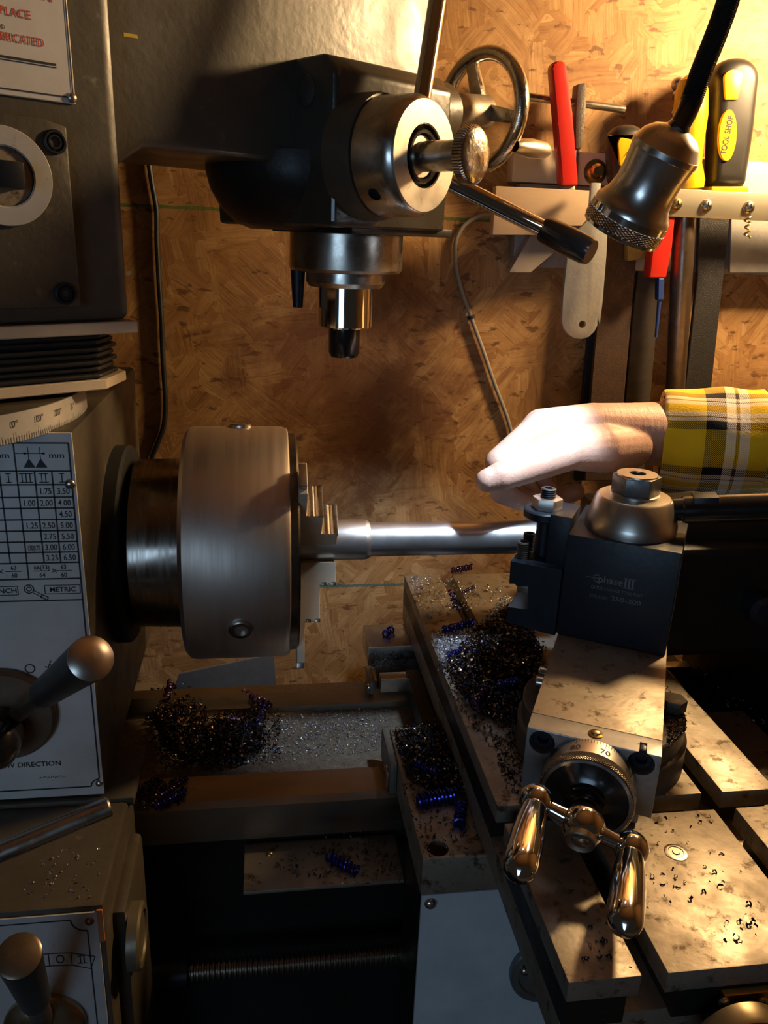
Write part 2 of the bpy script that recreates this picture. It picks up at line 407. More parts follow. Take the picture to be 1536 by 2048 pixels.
MT['ground'] = surf('oily_ground_steel', (.36,.31,.245), (.23,.19,.14), .50, .70, 38, .15, 300, spots=(.09,.065,.04), spotlevel=.60, rvar=.12)
MT['ways'] = surf('polished_bed_way', (.36,.31,.25), (.28,.24,.18), .34, 1, 30, 0, stretch=(.25,1,1))
MT['blacksteel'] = surf('black_oxide_steel', (.009,.013,.022), (.006,.009,.015), .42, .0, 40, .08, 250, rvar=.08, spec=.38)
MT['blackgloss'] = surf('black_gloss', (.012,.012,.013), (.008,.008,.009), .18, 0, 60, rvar=.06, spec=.7)
MT['chrome'] = surf('chrome_plate', (.80,.78,.74), (.72,.70,.66), .10, 1, 30, rvar=.04)
MT['chrome_worn'] = surf('worn_chrome', (.72,.70,.66), (.50,.47,.43), .18, 1, 120, .25, 500, spots=(.3,.28,.25), spotlevel=.63)
MT['satin'] = surf('satin_nickel', (.66,.61,.54), (.58,.53,.46), .34, 1, 40, rvar=.05)
MT['alu'] = surf('aluminium_strip', (.62,.58,.46), (.55,.51,.40), .38, .9, 30, rvar=.06, stretch=(.2,1,1))
MT['plate'] = surf('white_enamel_plate', (.66,.64,.60), (.54,.52,.48), .35, 0, 30, spots=(.30,.24,.16), spotlevel=.70, spec=.5)
MT['plate_al'] = surf('etched_aluminium_plate', (.52,.51,.49), (.42,.41,.39), .40, .25, 40, spots=(.22,.19,.15), spotlevel=.66)
MT['ink'] = plain('black_print', (.012,.012,.014), .6)
MT['redink'] = plain('red_print', (.55,.07,.03), .6)
MT['engrave'] = plain('pale_engraving', (.17,.18,.19), .7)
MT['rubber'] = surf('black_rubber', (.020,.018,.015), (.012,.011,.010), .55, 0, 50, .3)
MT['hole'] = plain('painted_recess_shade', (.004,.004,.004), .8)  # near-black colour stands in for the shade inside recesses
MT['red'] = plain('red_plastic', (.55,.022,.014), .32)
MT['yellow'] = plain('yellow_plastic', (.78,.47,.01), .32)
MT['black'] = plain('black_plastic', (.018,.016,.014), .42)
MT['blue'] = plain('blue_plastic', (.015,.05,.22), .4)
MT['wood'] = surf('pale_plywood', (.62,.44,.28), (.52,.35,.20), .55, 0, 24, .2, 120, stretch=(.25,1,3))
MT['whitewood'] = surf('white_painted_board', (.72,.60,.46), (.62,.50,.37), .5, 0, 18, .1)
MT['clear'] = surf('grey_plastic_and_shade', (.36,.31,.28), (.28,.24,.21), .28, 0, 18, spec=.6)  # grey plastic; on the lower rack board the grey is painted shade
MT['file'] = surf('file_steel', (.034,.033,.035), (.022,.021,.022), .5, .3, 80, .6, 900)
MT['filebr'] = surf('worn_file_steel', (.085,.068,.056), (.05,.04,.032), .5, .3, 60, .4, 700)
MT['wrench'] = surf('cast_grey_wrench', (.36,.36,.35), (.28,.28,.27), .5, .35, 50, .2, 300)
MT['brass'] = plain('brass', (.62,.42,.14), .3, 1.0)
MT['cord'] = plain('black_cord', (.012,.011,.010), .5)
MT['greycord'] = plain('grey_cord', (.30,.27,.22), .55)
MT['knurl_lamp'] = knurl('lamp_knurling', (.75,.75,.76), .22, 46, 620)
MT['knurl_dial'] = knurl('dial_knurling', (.50,.44,.36), .34, 120, 900)
MT['knurl_edge'] = knurl('coin_edge', (.6,.58,.54), .25, 60, 100, straight=True)
MT['plaid'] = plaid(); MT['skin'] = skin()
MT['nail'] = plain('finger_nail', (.78,.56,.48), .3)
MT['chip'] = chipmat('burnt_steel_chips', [(0,(.05,.03,.022)),(.35,(.09,.05,.035)),(.55,(.035,.03,.045)),(.7,(.16,.09,.05)),(.8,(.03,.04,.12)),(.9,(.30,.2,.1)),(.96,(.45,.4,.36))])
MT['silver'] = chipmat('silver_steel_chips', [(0,(.45,.44,.43)),(.4,(.62,.62,.62)),(.7,(.30,.28,.27)),(.85,(.14,.14,.28))], .4, .6)
MT['coil_blue'] = surf('blue_tempered_steel', (.03,.06,.38), (.06,.03,.24), .25, .9, 150)
MT['coil_purple'] = surf('purple_tempered_steel', (.14,.06,.16), (.07,.06,.20), .25, .9, 150)
MT['mound'] = surf('oily_chip_bed', (.035,.024,.018), (.015,.011,.009), .6, .3, 120, 1.0, 400)
MT['grit'] = surf('grey_metal_dust', (.20,.165,.12), (.11,.085,.06), .6, .4, 180, 1.0, 700)
MT['lamplit_grit'] = surf('silver_dust_painted_lit', (.62,.61,.60), (.40,.39,.39), .55, .3, 200, 1.0, 800)  # raised pale tone carries the lamp light on the drift
MT['bare'] = plain('lens_glass', (.85,.9,1.0), .1)
# ------------------------------------------------------------------ room shell
def struct(m, name, mat):
    o = m.build(name, mat, smooth=None); o['kind'] = 'structure'; return o
ow = M().box((-1.6, WALLY, -1.0), (1.9, WALLY+.03, 1.5)).build('wall_back', MT['osb'], smooth=None, loc=(0, 0, 0)); ow['kind'] = 'structure'
struct(M().box((1.87, -2.2, -1.0), (1.9, WALLY, 1.5)), 'wall_right', MT['osb'])
struct(M().box((-1.6, -2.2, 1.5), (1.9, WALLY+.03, 1.53)), 'ceiling', MT['osb'])
struct(M().box((-1.6, -2.2, -1.03), (1.9, WALLY+.03, -1.0)), 'floor', surf('concrete_floor', (.16,.15,.14), (.11,.10,.09), .8, 0, 8))
# ------------------------------------------------------------------ lathe stand, tray and bed
XH = -0.085                                   # right-hand face of the headstock
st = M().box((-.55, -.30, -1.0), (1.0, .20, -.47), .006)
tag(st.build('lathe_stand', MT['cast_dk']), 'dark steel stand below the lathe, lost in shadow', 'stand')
ct = M().box((-.60, -.34, -.470), (1.05, .262, -.4635), .002)
tag(ct.build('chip_tray', MT['cast_dk']), 'black chip tray under the lead screw', 'tray')
BZ = -.18
t = thing('lathe_bed', 'lathe bed with two polished steel ways under the spinning chuck', 'lathe bed', (.3, 0, -.462))
M().prism([(-.072, -.215), (-.060, -.200), (.058, -.200), (.070, -.215), (.070, -.40), (.085, -.462), (-.09, -.462), (-.072, -.40)], -.12, .95,
          Fr((0,0,0), EY, EZ, EX)).build('bed_casting', MT['cast_dk'], t)
M().prism([(-.078, -.214), (-.078, BZ-.004), (-.074, BZ), (-.044, BZ), (-.036, BZ-.010), (-.034, -.200), (-.060, -.200)], -.12, .95, Fr((0,0,0), EY, EZ, EX)).build('front_way', MT['ways'], t, smooth=20)
M().prism([(.077, -.214), (.077, BZ+.006), (.074, BZ+.008), (.060, BZ+.008), (.050, BZ), (.048, -.200), (.060, -.200)], -.12, .95, Fr((0,0,0), EY, EZ, EX)).build('back_way', MT['ways'], t, smooth=20)
M().box((-.12, -.036, -.20), (.95, .05, BZ-.006)).build('chip_trough', MT['grit'], t)
# sheet steel splash piece behind the bed
sp_ = M(); q = [onY(330,1362,.17), onY(548,1306,.17), onY(556,1372,.17), onY(332,1376,.17)]
zt = onY(548,1308,.19).z
sp_.prism([(-.07, zt-.02), (onY(548,1308,.19).x, zt), (onY(556,1375,.19).x, zt-.075), (-.09, zt-.075)], -.003, 0, Fr((0,.19,0), EX, EZ, -EY), .0008)
sp_.box((-.09, .085, zt-.2), (onY(556,1375,.19).x, .19, zt-.075))
tag(sp_.build('splash_plate', surf('blue_grey_sheet', (.20,.21,.23), (.14,.145,.155), .4, .6, 60)), 'grey sheet metal splash plate behind the bed below the chuck', 'splash plate')
# ------------------------------------------------------------------ headstock
HY = -.115
t = thing('headstock', 'dark lathe headstock with white threading chart on its front', 'headstock', (-.3, 0, -.14))
hz1 = onY(145, 862, HY).z; hz0 = -.138
M().box((-.55, HY, hz0), (XH, .12, hz1), .004).build('body', MT['castg'], t)
# sloping shoulder between body and turret, turret cylinder
UA = math.radians(34); e1 = V((math.cos(UA), math.sin(UA), 0)); e2 = V((-math.sin(UA), math.cos(UA), 0))
SP = onY(692, 520, .08); SP.z = 0
UF = Fr(SP, e1, e2, EZ)                        # frame of the swivelled milling unit: a along the arm, b away, z up
TC = UF.p(-.330, .045, 0)
M().cyl((TC.x, TC.y, hz1-.002), (TC.x, TC.y, .1285), .120, seg=72).build('turret', MT['castg'], t)
M().prism([(-.02, hz0), (XH-.012+.09, hz0), (XH-.012+.09, hz1), (-.02, hz1+.008)], -.11, -.02, Fr((-.09,0,0), EX, EZ, -EY)).build('shoulder', MT['castg'], t)
M().cyl((XH-.01, 0, 0), (-.0745, 0, 0), .074, seg=64, ch=.002).build('recess_shade_disc', MT['hole'], t)  # black disc painted as the shade in the recess behind the back plate
# angle scale wrapped round the turret
RS = .1212
cam2 = (CAMP - TC); base_ang = math.atan2(cam2.y, cam2.x)
def cylfn(u, z, r=RS+.0006): a = base_ang + u/RS; return V((TC.x+r*math.cos(a), TC.y+r*math.sin(a), z))
zs0, zs1 = .1125, .1285
sm = M(); nseg = 48
for i in range(nseg+1):
    u = -.20 + .36*i/nseg
    sm.v += [cylfn(u, zs0, RS), cylfn(u, zs1, RS), cylfn(u, zs1, RS-.0012), cylfn(u, zs0, RS-.0012)]; sm.uv += [(0,0)]*4
for i in range(nseg):
    k = i*4
    for j in range(4): sm.f.append((k+j, k+(j+1) % 4, k+4+(j+1) % 4, k+4+j))
sc = sm.build('angle_scale', MT['plate_al'], t)
pr = Print(cylfn)
def u_of(px, py): 
    d = ray(px, py); bu = None
    for i in range(2000):
        u = -.2+.4*i/2000; P = cylfn(u, .126); q = RW.transposed() @ (P-CAMP); x = CX+FPX*q.x/q.z
        if bu is None or abs(x-px) < bu[0]: bu = (abs(x-px), u)
    return bu[1]
u0, u10 = u_of(28, 820), u_of(77, 812); du = (u10-u0)/10
for k in range(-12, 40):
    L = .0058 if k % 10 == 0 else (.0046 if k % 5 == 0 else .0034)
    u = u0+du*k
    if -.19 < u < .15: pr.line((u, zs0+.0002), (u, zs0+L), .00035)
for k, s_ in ((0, '0°'), (10, '10°'), (20, '20°'), (30, '3°')): pr.text(s_, u0+du*k, zs0+.0085, .0036, 'C')
pr.build('scale_marks', MT['ink'], sc)
# threading chart
CY_ = HY-.0016
def ch(px, py): P = onY(px, py, CY_); return (P.x, P.z)
xr = (ch(147,875)[0]+ch(205,1580)[0])/2; zb = ch(205,1588)[1]; zt_ = ch(147,866)[1]
cp = M().box((-.40, CY_, zb), (xr, HY-.0001, zt_), .0004).build('threading_chart', MT['plate'], t)
pr = Print(lambda x, z: V((x, CY_-.0003, z)))
lw = .0009
xb = (ch(132,886)[0]+ch(203,1560)[0])/2
xc = [xb, (ch(103,943)[0]+ch(122,1123)[0])/2, (ch(69,943)[0]+ch(88,1123)[0])/2, (ch(25,889)[0]+ch(59,1157)[0])/2, (ch(0,955)[0]+ch(20,1123)[0])/2, -.150, -.1605]
zr = [ch(120, y)[1] for y in (886, 942, 969, 994, 1016, 1039, 1061, 1083, 1104, 1125, 1157, 1200)]
zend = ch(190, 1572)[1]
pr.line((xb, zr[0]), (xb, zend+.006), lw)
for i, x in enumerate(xc[1:]):
    pr.line((x, zr[0] if i == 2 else zr[1]), (x, zr[10] if i == 2 else zr[9]), lw*.85)
for i, z in enumerate(zr): pr.line((-.39, z), (xb, z), lw)
pr.line((-.39, zend), (xb-.006, zend), lw); pr.ring((xb, zend), .006, lw, math.pi/2, math.pi, 10)
rows = [(2, '1.75', '3.50', ''), (3, '2.00', '4.00', '1.00'), (4, '', '4.50', ''), (5, '2.50', '5.00', '1.25'), (6, '2.75', '5.50', ''), (7, '3.00', '6.00', '1.50(0.75)'), (8, '3.25', '6.50', '')]
cc = lambda i: (xc[i]+xc[i+1])/2
for k, b_, a_, c_ in rows:
    z = (zr[k]+zr[k+1])/2-.0019
    for s_, i in ((a_, 0), (b_, 1), (c_, 2)):
        if s_: pr.text(s_, cc(i), z, .0036 if len(s_) < 6 else .0030, 'C', .004, .80 if len(s_) < 6 else .42)
pr.text('1.50', (xc[4]+xc[5])/2+.001, (zr[5]+zr[6])/2-.0019, .0038, 'R', .012)
for s_, i in (('I', 0), ('II', 1), ('III', 2), ('I', 3)):
    n_ = len(s_); z0 = (zr[1]+zr[2])/2
    for q_ in range(n_):
        x = cc(i)+(q_-(n_-1)/2)*.0022; pr.line((x, z0-.0026), (x, z0+.0026), .0005)
    for s__ in (-1, 1): pr.line((cc(i)-.0011*n_-.0004, z0+s__*.0026), (cc(i)+.0011*n_+.0004, z0+s__*.0026), .0005)
zc_ = (zr[0]+zr[1])/2
pr.text('mm', xb-.0115, zc_-.0005, .0034, 'L', .004, 1.15)
pr.text('mm', xc[3]-.0115, zc_-.0005, .0034, 'L', .004, 1.15)
pr.line((xc[3]+.0005, zc_+.0022), (xb-.0135, zc_+.0022), .0004)
for s_ in (0, 1):
    x = xc[3]+.0075+s_*.0065
    pr.poly([(x-.0032, zc_-.0062), (x+.0032, zc_-.0062), (x, zc_-.0008)]); pr.line((x, zc_-.001), (x, zc_+.006), .0003)
    pr.poly([(x, zc_+.0022), (x-.0025+s_*.005, zc_+.0030), (x-.0025+s_*.005, zc_+.0014)])
z9 = (zr[9]+zr[10])/2
for x, a_, b_ in ((xc[3]-.008, '63', '60'), (xb-.0095, '63', '60'), (xb-.022, '66(33)', '64')):
    pr.text(a_, x, z9+.0010, .0028, 'C', .008, .85); pr.text(b_, x, z9-.0040, .0028, 'C', .008, .85); pr.line((x-.0048, z9), (x+.0048, z9), .0004)
for x in (xc[3]-.0155, xb-.0150):
    for s_ in (-1, 1): pr.line((x-.0013, z9-.0013*s_), (x+.0013, z9+.0013*s_), .0004)
z10 = (zr[10]+zr[11])/2
def frame(x0, z0, x1, z1, w):
    pr.line((x0, z0), (x1, z0), w); pr.line((x0, z1), (x1, z1), w); pr.line((x0, z0), (x0, z1), w); pr.line((x1, z0), (x1, z1), w)
frame(xb-.0215, z10-.0028, xb-.0010, z10+.0028, .0004); pr.text('METRIC', xb-.0112, z10-.0015, .0031, 'C', .006, 1.0)
frame(xc[3]-.025, z10-.0030, xc[3]-.0070, z10+.0026, .0004); pr.text('INCH', xc[3]-.0078, z10-.0017, .0031, 'R', .006, 1.1)
kx, kz = ch(58, 1178)
pr.ring((kx, kz), .0030, .0006); pr.ring((kx, kz), .0016, .0005)
for s_ in (-1, 1): pr.line((kx+.0022, kz-.0016+s_*.0009), (kx+.0080, kz-.0052+s_*.0009), .0004)
pr.line((kx+.0072, kz-.0038), (kx+.0108, kz-.0058), .0005); pr.line((kx+.0062, kz-.0054), (kx+.0098, kz-.0074), .0005); pr.line((kx+.0108, kz-.0058), (kx+.0098, kz-.0074), .0005); pr.line((kx+.0072, kz-.0038), (kx+.0062, kz-.0054), .0005)
ox, oz = ch(60, 1337); pr.ring((ox, oz), .0032, .0007)
ox, oz = ch(100, 1332); pr.ring((ox, oz-.001), .0022, .0005, -2.2, 2.0); pr.line((ox-.003, oz), (ox+.002, oz-.003), .0005); pr.line((ox+.001, oz+.004), (ox-.001, oz-.0005), .0005)
dx, dz = ch(122, 1530); pr.text('SCREW DIRECTION', dx, dz, .0036, 'R', .004, 1.0)
dx, dz = ch(128, 1554)
for k in range(7): pr.ring((dx-.003*k*.8, dz+.0004*(k % 2)), .0009, .0003, 0, 4, 8)
pr.build('lettering', MT['ink'], cp)
def dome(o, d, r, mat, name, parent, slot=True):
    m = M().lathe([(0, r), (.25*r, r*.97), (.55*r, r*.75), (.72*r, r*.35), (.75*r, .0001)], o, d, 20)
    ob = m.build(name, mat, parent)
    return ob
rv = onY(140, 968, CY_); dome(rv, -EY, .0031, MT['steel'], 'rivet', cp)
rv = onY(199, 1566, CY_); dome(rv, -EY, .0026, MT['steel'], 'rivet', cp)
# selector lever of the headstock
lv = thing('selector_lever', 'black-gripped shift lever on the white threading chart', 'lever', onY(20, 1440, HY))
hb_ = onY(10, 1425, HY-.002)
M().lathe([(0, .032), (.004, .032), (.006, .030), (.007, .0001)], hb_, -EY, 48).build('hub_plate', surf('rusty_plate', (.20,.13,.08), (.12,.08,.05), .45, .6, 50), lv)
M().lathe([(0, .0001), (.0, .015), (.014, .017), (.022, .0165), (.027, .013), (.030, .006), (.0305, .0001)], onY(0, 1455, HY-.009), -EY, 40).build('hub_ball', MT['blackgloss'], lv)
b0 = onY(38, 1424, HY-.014); b1 = dep(181, 1317, .392)
dirn = (b1-b0).normalized(); Lk = (b1-b0).length
M().cyl(b0, b0+dirn*(Lk*.5), .0060, seg=20).build('stem', surf('brown_steel', (.25,.19,.12), (.16,.11,.07), .4, .9, 60), lv)
gp = M().lathe([(Lk*.40, .0065), (Lk*.42, .0085), (Lk*.72, .0098), (Lk*.985, .0112), (Lk, .0112)], b0, dirn, 36).build('grip', MT['black'], lv)
M().lathe([(Lk-.001, .0112), (Lk+.0008, .0112), (Lk+.003, .0085), (Lk+.0042, .004), (Lk+.0044, .0001)], b0, dirn, 36).build('end_cap', MT['satin'], gp)
# ------------------------------------------------------------------ feed gearbox below
GZ, GX, GY = -.14, -.070, -.209
t = thing('feed_gearbox', 'dark feed gearbox with pale numbered plate in the lower corner', 'gearbox', (-.3, -.16, -.462))
M().prism([(-.55, -.455), (GX, -.455), (GX, GY+.06-.0), (GX, -.1), (-.55, -.1)], 0, .001, Fr((0,0,-2), EX, EY, EZ))
M().box((-.55, GY, -.462), (GX, -.10, GZ), .003).build('body', MT['castg'], t)
M().box((-.55, HY-.005, GZ-.004), (GX+.004, -.06, GZ+.003), .002).build('back_ledge', MT['castg'], t)
M().box((GX-.002, -.19, -.32), (GX+.008, -.12, -.165), .004).build('side_boss', MT['castg'], t)
PYG = GY-.0016
def g(px, py): P = onY(px, py, PYG); return (P.x, P.z)
pzt = g(100, 1832)[1]; pxr = (g(190,1830)[0]+g(215,2000)[0])/2
gpn = M().box((-.45, PYG, -.33), (pxr, GY-.0001, pzt), .0004).build('number_plate', MT['plate_al'], t)
M().box((pxr-.0005, PYG, pzt-.022), (pxr+.003, GY-.0001, pzt+.001), .0005).build('plate_edge', plain('orange_primer', (.5,.16,.05), .6), t)
pr = Print(lambda x, z: V((x, PYG-.0003, z)))
x1, z1 = pxr-.006, pzt-.004
pr.line((-.44, z1), (x1-.009, z1), .0007); pr.ring((x1, z1), .009, .0007, math.pi, 1.5*math.pi, 10); pr.line((x1, z1-.009), (x1, -.33), .0007)
cx0, cz0 = g(120, 1905)
xs = [cx0-.0305, cx0-.019, cx0-.0065, cx0+.006, cx0+.0190]
tops = [-.0030, -.0006, 0, -.0008, -.0050]; bots = [-.0120, -.0098, -.0092, -.0100, -.0140]
for i in range(5):
    pr.line((xs[i], cz0+tops[i]), (xs[i]-(.002 if i == 0 else (-.002 if False else 0))+( -.003 if i == 4 else 0), cz0+bots[i]), .0005)
    if i < 4:
        pr.line((xs[i], cz0+tops[i]), (xs[i+1], cz0+tops[i+1]), .0005); pr.line((xs[i], cz0+bots[i]), (xs[i+1]-(.003 if i == 3 else 0), cz0+bots[i+1]), .0005)
def roman(x, z, n, h):
    for q_ in range(n): pr.line((x+(q_-(n-1)/2)*.0021, z-h/2), (x+(q_-(n-1)/2)*.0021, z+h/2), .0006)
    for s_ in (-1, 1): pr.line((x-.0011*n-.0003, z+s_*h/2), (x+.0011*n+.0003, z+s_*h/2), .0004)
roman(xs[0]+.005, cz0-.0065, 1, .0056); roman(xs[1]+.0066, cz0-.0050, 2, .0056); pr.ring((xs[2]+.0062, cz0-.0048), .0031, .0007, sx=.75); roman(xs[3]+.0058, cz0-.0064, 2, .0056)
pr.build('lettering', MT['ink'], gpn)
sx_, sz_ = g(179, 1842); dome(V((sx_, PYG, sz_)), -EY, .0026, plain('copper_rivet', (.35,.18,.08), .4, 1.0), 'rivet', gpn)
# round plug on the side of the gearbox
pp = onX(262, 1872, GX+.008)
M().lathe([(0, .020), (.006, .020), (.0075, .0185), (.0075, .0150), (.0062, .0140), (.0062, .0001)], pp, EX, 40).build('side_plug', surf('olive_plug', (.20,.17,.11), (.13,.11,.07), .4, .5, 60), t)
# gearbox lever
lv = thing('feed_lever', 'upright black-gripped lever on the pale gearbox number plate', 'lever', onY(90, 2046, GY))
M().lathe([(0, .0235), (.003, .0235), (.006, .021), (.009, .014), (.0095, .0001)], onY(92, 2045, PYG), -EY, 48).build('hub_plate', surf('brassy_hub', (.45,.38,.26), (.33,.26,.17), .3, 1, 60), lv)
b0 = onY(86, 2040, GY-.010); b1 = dep(38, 1912, .372); dirn = (b1-b0).normalized(); Lk = (b1-b0).length
M().cyl(b0, b0+dirn*(Lk*.55), .0058, seg=20).build('stem', surf('brown_steel_b', (.22,.18,.12), (.15,.11,.07), .4, .9, 60), lv)
gp = M().lathe([(Lk*.36, .0060), (Lk*.38, .0078), (Lk*.8, .0092), (Lk*.985, .0100), (Lk, .0100)], b0, dirn, 36).build('grip', MT['black'], lv)
M().lathe([(Lk-.001, .0100), (Lk+.0008, .0100), (Lk+.0018, .0085), (Lk+.0022, .0001)], b0, dirn, 36).build('end_cap', surf('brown_cap', (.20,.15,.10), (.11,.08,.05), .35, .7, 90), gp)
# loose steel bar above the gearbox ledge
bar0 = dep(-40, 1722, .43); bar1 = dep(222, 1612, .455)
tag(M().cyl(bar0, bar1, .0056, seg=28, ch=.001).build('lever_bar', MT['steel']), 'bright round steel bar sticking out over the gearbox ledge', 'bar')
# ------------------------------------------------------------------ lead screw and feed plate
t = thing('lead_screw', 'dark threaded lead screw running below the bed', 'lead screw', (.1, -.10, -.33))
ls0 = onY(300, 1950, -.105); zl = ls0.z
M().cyl((-.075, -.105, zl), (-.038, -.105, zl), .0115, seg=28, ch=.001).build('plain_end', MT['blacksteel'], t)
prf = []
n_ = 74; x0, x1 = -.038, .60; n_ = int((x1-x0)/.0040)
for i in range(n_):
    x = (x1-x0)*i/n_; prf += [(x, .0062), (x+.0012, .0062), (x+.0019, .0082), (x+.0033, .0082), (x+.0040, .0062)]
M().lathe(prf, (x0, -.105, zl), EX, 24).build('thread', surf('oiled_thread', (.24,.20,.15), (.15,.12,.09), .35, .9, 60), t, smooth=20)
# ------------------------------------------------------------------ saddle
SZ = -.15; SX = .121
t = thing('saddle', 'oily lathe saddle straddling the bed beside the slotted slide', 'saddle', (.25, -.05, -.2))
holeP = onZ(876, 1697, SZ)
cutm = M().cyl((holeP.x, holeP.y, SZ-.012), (holeP.x, holeP.y, SZ+.01), .0070, seg=28)
M().box((SX, -.181, BZ+.0005), (.43, -.035, SZ), .0015).build('front_wing', MT['ground'], t, cut=cutm)
M().box((.150, -.035, -.172), (.40, .06, SZ-.003), .001).build('bridge', MT['cast_dk'], t)
M().box((SX-.001, .100, BZ+.009), (.43, .147, SZ), .001).build('back_wing', MT['steel'], t)
M().box((SX+.004, .064, BZ+.009), (.43, .100, -.164), .001).build('back_pocket', MT['cast_dk'], t)
M().box((SX+.005, .052, BZ+.0085), (.43, .064, -.157), .001).build('back_lip', MT['steel'], t)
for (ya, yb, za, zb_) in ((-.080, -.030, BZ+.0005, SZ-.002), (.048, .080, BZ+.009, -.158)):
    w = M().box((SX-.006, ya, za), (SX, yb, zb_), .0025).build('way_wiper', surf('grey_wiper', (.16,.145,.12), (.09,.08,.065), .5, .3, 60), t)
    sp0 = V((SX-.006, (ya+yb)/2-.012, (za+zb_)/2)); dome(sp0, -EX, .0035, MT['steel'], 'screw', w)
    M().box((SX-.0075, ya+.002, za+.001), (SX-.006, ya+.010, zb_-.010), .0004).build('wiper_clip', MT['steel'], w)
t = thing('apron', 'apron below the saddle faced with a pale blue-lit plate', 'apron', (.25, -.14, -.46))
M().box((SX+.001, -.178, -.455), (.43, -.125, BZ+.0004), .001).build('body', MT['cast_dk'], t)
ap = M().box((SX+.001, -.1812, -.455), (.42, -.1782, BZ+.0003), .0006).build('front_plate', surf('pale_grey_plate', (.50,.55,.57), (.40,.45,.47), .45, 0, 30, spots=(.25,.27,.26), spotlevel=.70), t)
dome(onY(861, 1806, -.1812), -EY, .0042, MT['steel'], 'screw', ap)
fc = onY(1094, 1935, -.1812)
fl = M().lathe([(0, .0275), (.004, .0275), (.005, .0265), (.005, .022), (.003, .021), (.003, .0001)], fc, -EY, 56).build('round_flange', surf('grey_flange', (.20,.22,.22), (.14,.15,.15), .35, .6, 50), t)
dome(onY(1050, 1941, -.1862)+V((0,0,0)), -EY, .0036, MT['steel'], 'screw', fl)
t = thing('feed_rod_guard', 'thin steel guard plate sticking out left of the apron', 'guard plate', (.06, -.1, -.225))
pz = -.22
M().box((.005, -.1245, pz-.003), (.1215, -.076, pz), .0006).build('plate', MT['ground'], t)
dome(onZ(540, 1708, pz), EZ, .0028, MT['brass'], 'screw', t)
# ------------------------------------------------------------------ cross slide with T-slots
CZ = -.10
t = thing('cross_slide', 'brown oily cross slide table cut by crossing T-slots', 'cross slide', (.25, -.08, SZ))
X = [.1620, .1983, .2115, .2955, .3095, .3460]; Yb, Yf, ys0, ys1 = .156, -.3195, -.211, -.196
base = M().box((X[0], Yf+.004, SZ+.0005), (X[5], Yb, -.128), .001)
base.build('base', MT['ground'], t)
mid = M(); 
for i in (0, 2, 4):
    for (ya, yb) in ((Yf, ys0), (ys1, Yb)):
        top = M().box((X[i], ya, CZ-.0125), (X[i+1], yb, CZ), .0006)
        top.build('table_land', MT['ground'], t)
        o = .006
        mid.box((X[i]+(o if i else 0), ya+(o if ya == ys1 else 0), -.129), (X[i+1]-(o if i < 4 else 0), yb-(o if yb == ys0 else 0), CZ-.0120))
mid.build('slot_walls', MT['cast_dk'], t)
zp = onZ(1352, 1705, CZ); 
M().lathe([(0, .0066), (.0004, .0066), (.0006, .006), (.0006, .0045), (.0002, .0042), (.0002, .0022), (.0007, .0018), (.0007, .0001)], zp+V((0,0,-.0001)), EZ, 32).build('oil_plug', MT['steel'], t)
# cross feed dial and index plate below the front end of the slide
t = thing('cross_feed_dial', 'brass-toned graduated dial below the front of the cross slide', 'dial', (.33, -.25, -.22))
dc = onY(1490, 2108, -.338)
fr_ = Fr(dc, EX, EZ, -EY)
M().cyl(dc+EY*.125, dc+EY*.007, .010, seg=24).build('shaft', MT['cast_dk'], t)
M().lathe([(-.008, .0001), (-.008, .0235), (.0, .0235), (.002, .0225), (.002, .0001)], dc, -EY, 64).build('dial_ring', surf('dull_brass', (.34,.27,.16), (.24,.18,.10), .4, .8, 60), t)
pr = Print(lambda u, v: dc + EX*u + EZ*v - EY*.0024)
for k in range(72):
    a = 2*math.pi*k/72; r0 = .0185 if k % 5 else .0165
    pr.line((r0*math.cos(a), r0*math.sin(a)), (.0222*math.cos(a), .0222*math.sin(a)), .0003)
pr.build('scale_marks', MT['ink'], t)
ip0 = onY(1440, 2010, -.322); ip1 = onY(1560, 1994, -.322)
ipn = M().box((ip0.x, -.324, ip0.z-.003), (ip1.x, -.3195, ip0.z+.008), .0006).build('index_plate', MT['brass'], t)
for px in (1447, 1525): dome(onY(px, 2003, -.324), -EY, .0028, MT['steel'], 'screw', ipn)
M().box((X[1], -.318, -.20), (X[5]+.02, -.20, SZ-.001), .002).build('bracket', MT['cast_dk'], t)
# ------------------------------------------------------------------ compound rest
ca = math.radians(-27.5)
cu, cv = V((math.cos(ca), math.sin(ca), 0)), V((-math.sin(ca), math.cos(ca), 0))
PZ = -.04
E1 = onZ(1054, 1455, PZ); E2 = onZ(1324, 1512, PZ)
CF = Fr(V(((E1.x+E2.x)/2, (E1.y+E2.y)/2, PZ)), cu, cv, EZ)       # origin = middle of the front top edge, v = away
hw = (E2-E1).length/2
t = thing('compound_rest', 'compound slide with ball crank and numbered dial on the cross slide', 'compound rest', CF.p(0, .1, CZ-PZ))
cen = CF.p(.001, .085, 0)
M().lathe([(0, .0555), (.020, .0555), (.0205, .0550), (.0215, .0530), (.034, .0530), (.035, .0520), (.035, .0001)], (cen.x, cen.y, CZ+.0002), EZ, 96).build('swivel_base', MT['castg'], t)
M().box((-hw+.006, .014, -.058), (hw-.006, .175, -.022), .001, CF).build('lower_slide', MT['ground'], t)
M().box((-hw, .0165, -.024), (hw, .190, 0), .0006, CF).build('top_slide', MT['ground'], t)
bk = M().box((-hw, 0, -.0415), (hw, .0162, 0), .0008, CF)
cuts = []
def cf(px, py, v=0): a = CF.on(px, py, 1, v); return a[0], a[2]
sc1 = cf(1084, 1485); sc2 = cf(1282, 1527)
for a, c in (sc1, sc2): cuts.append(M().cyl(CF.p(a, -.01, c), CF.p(a, .010, c), .0075, seg=28))
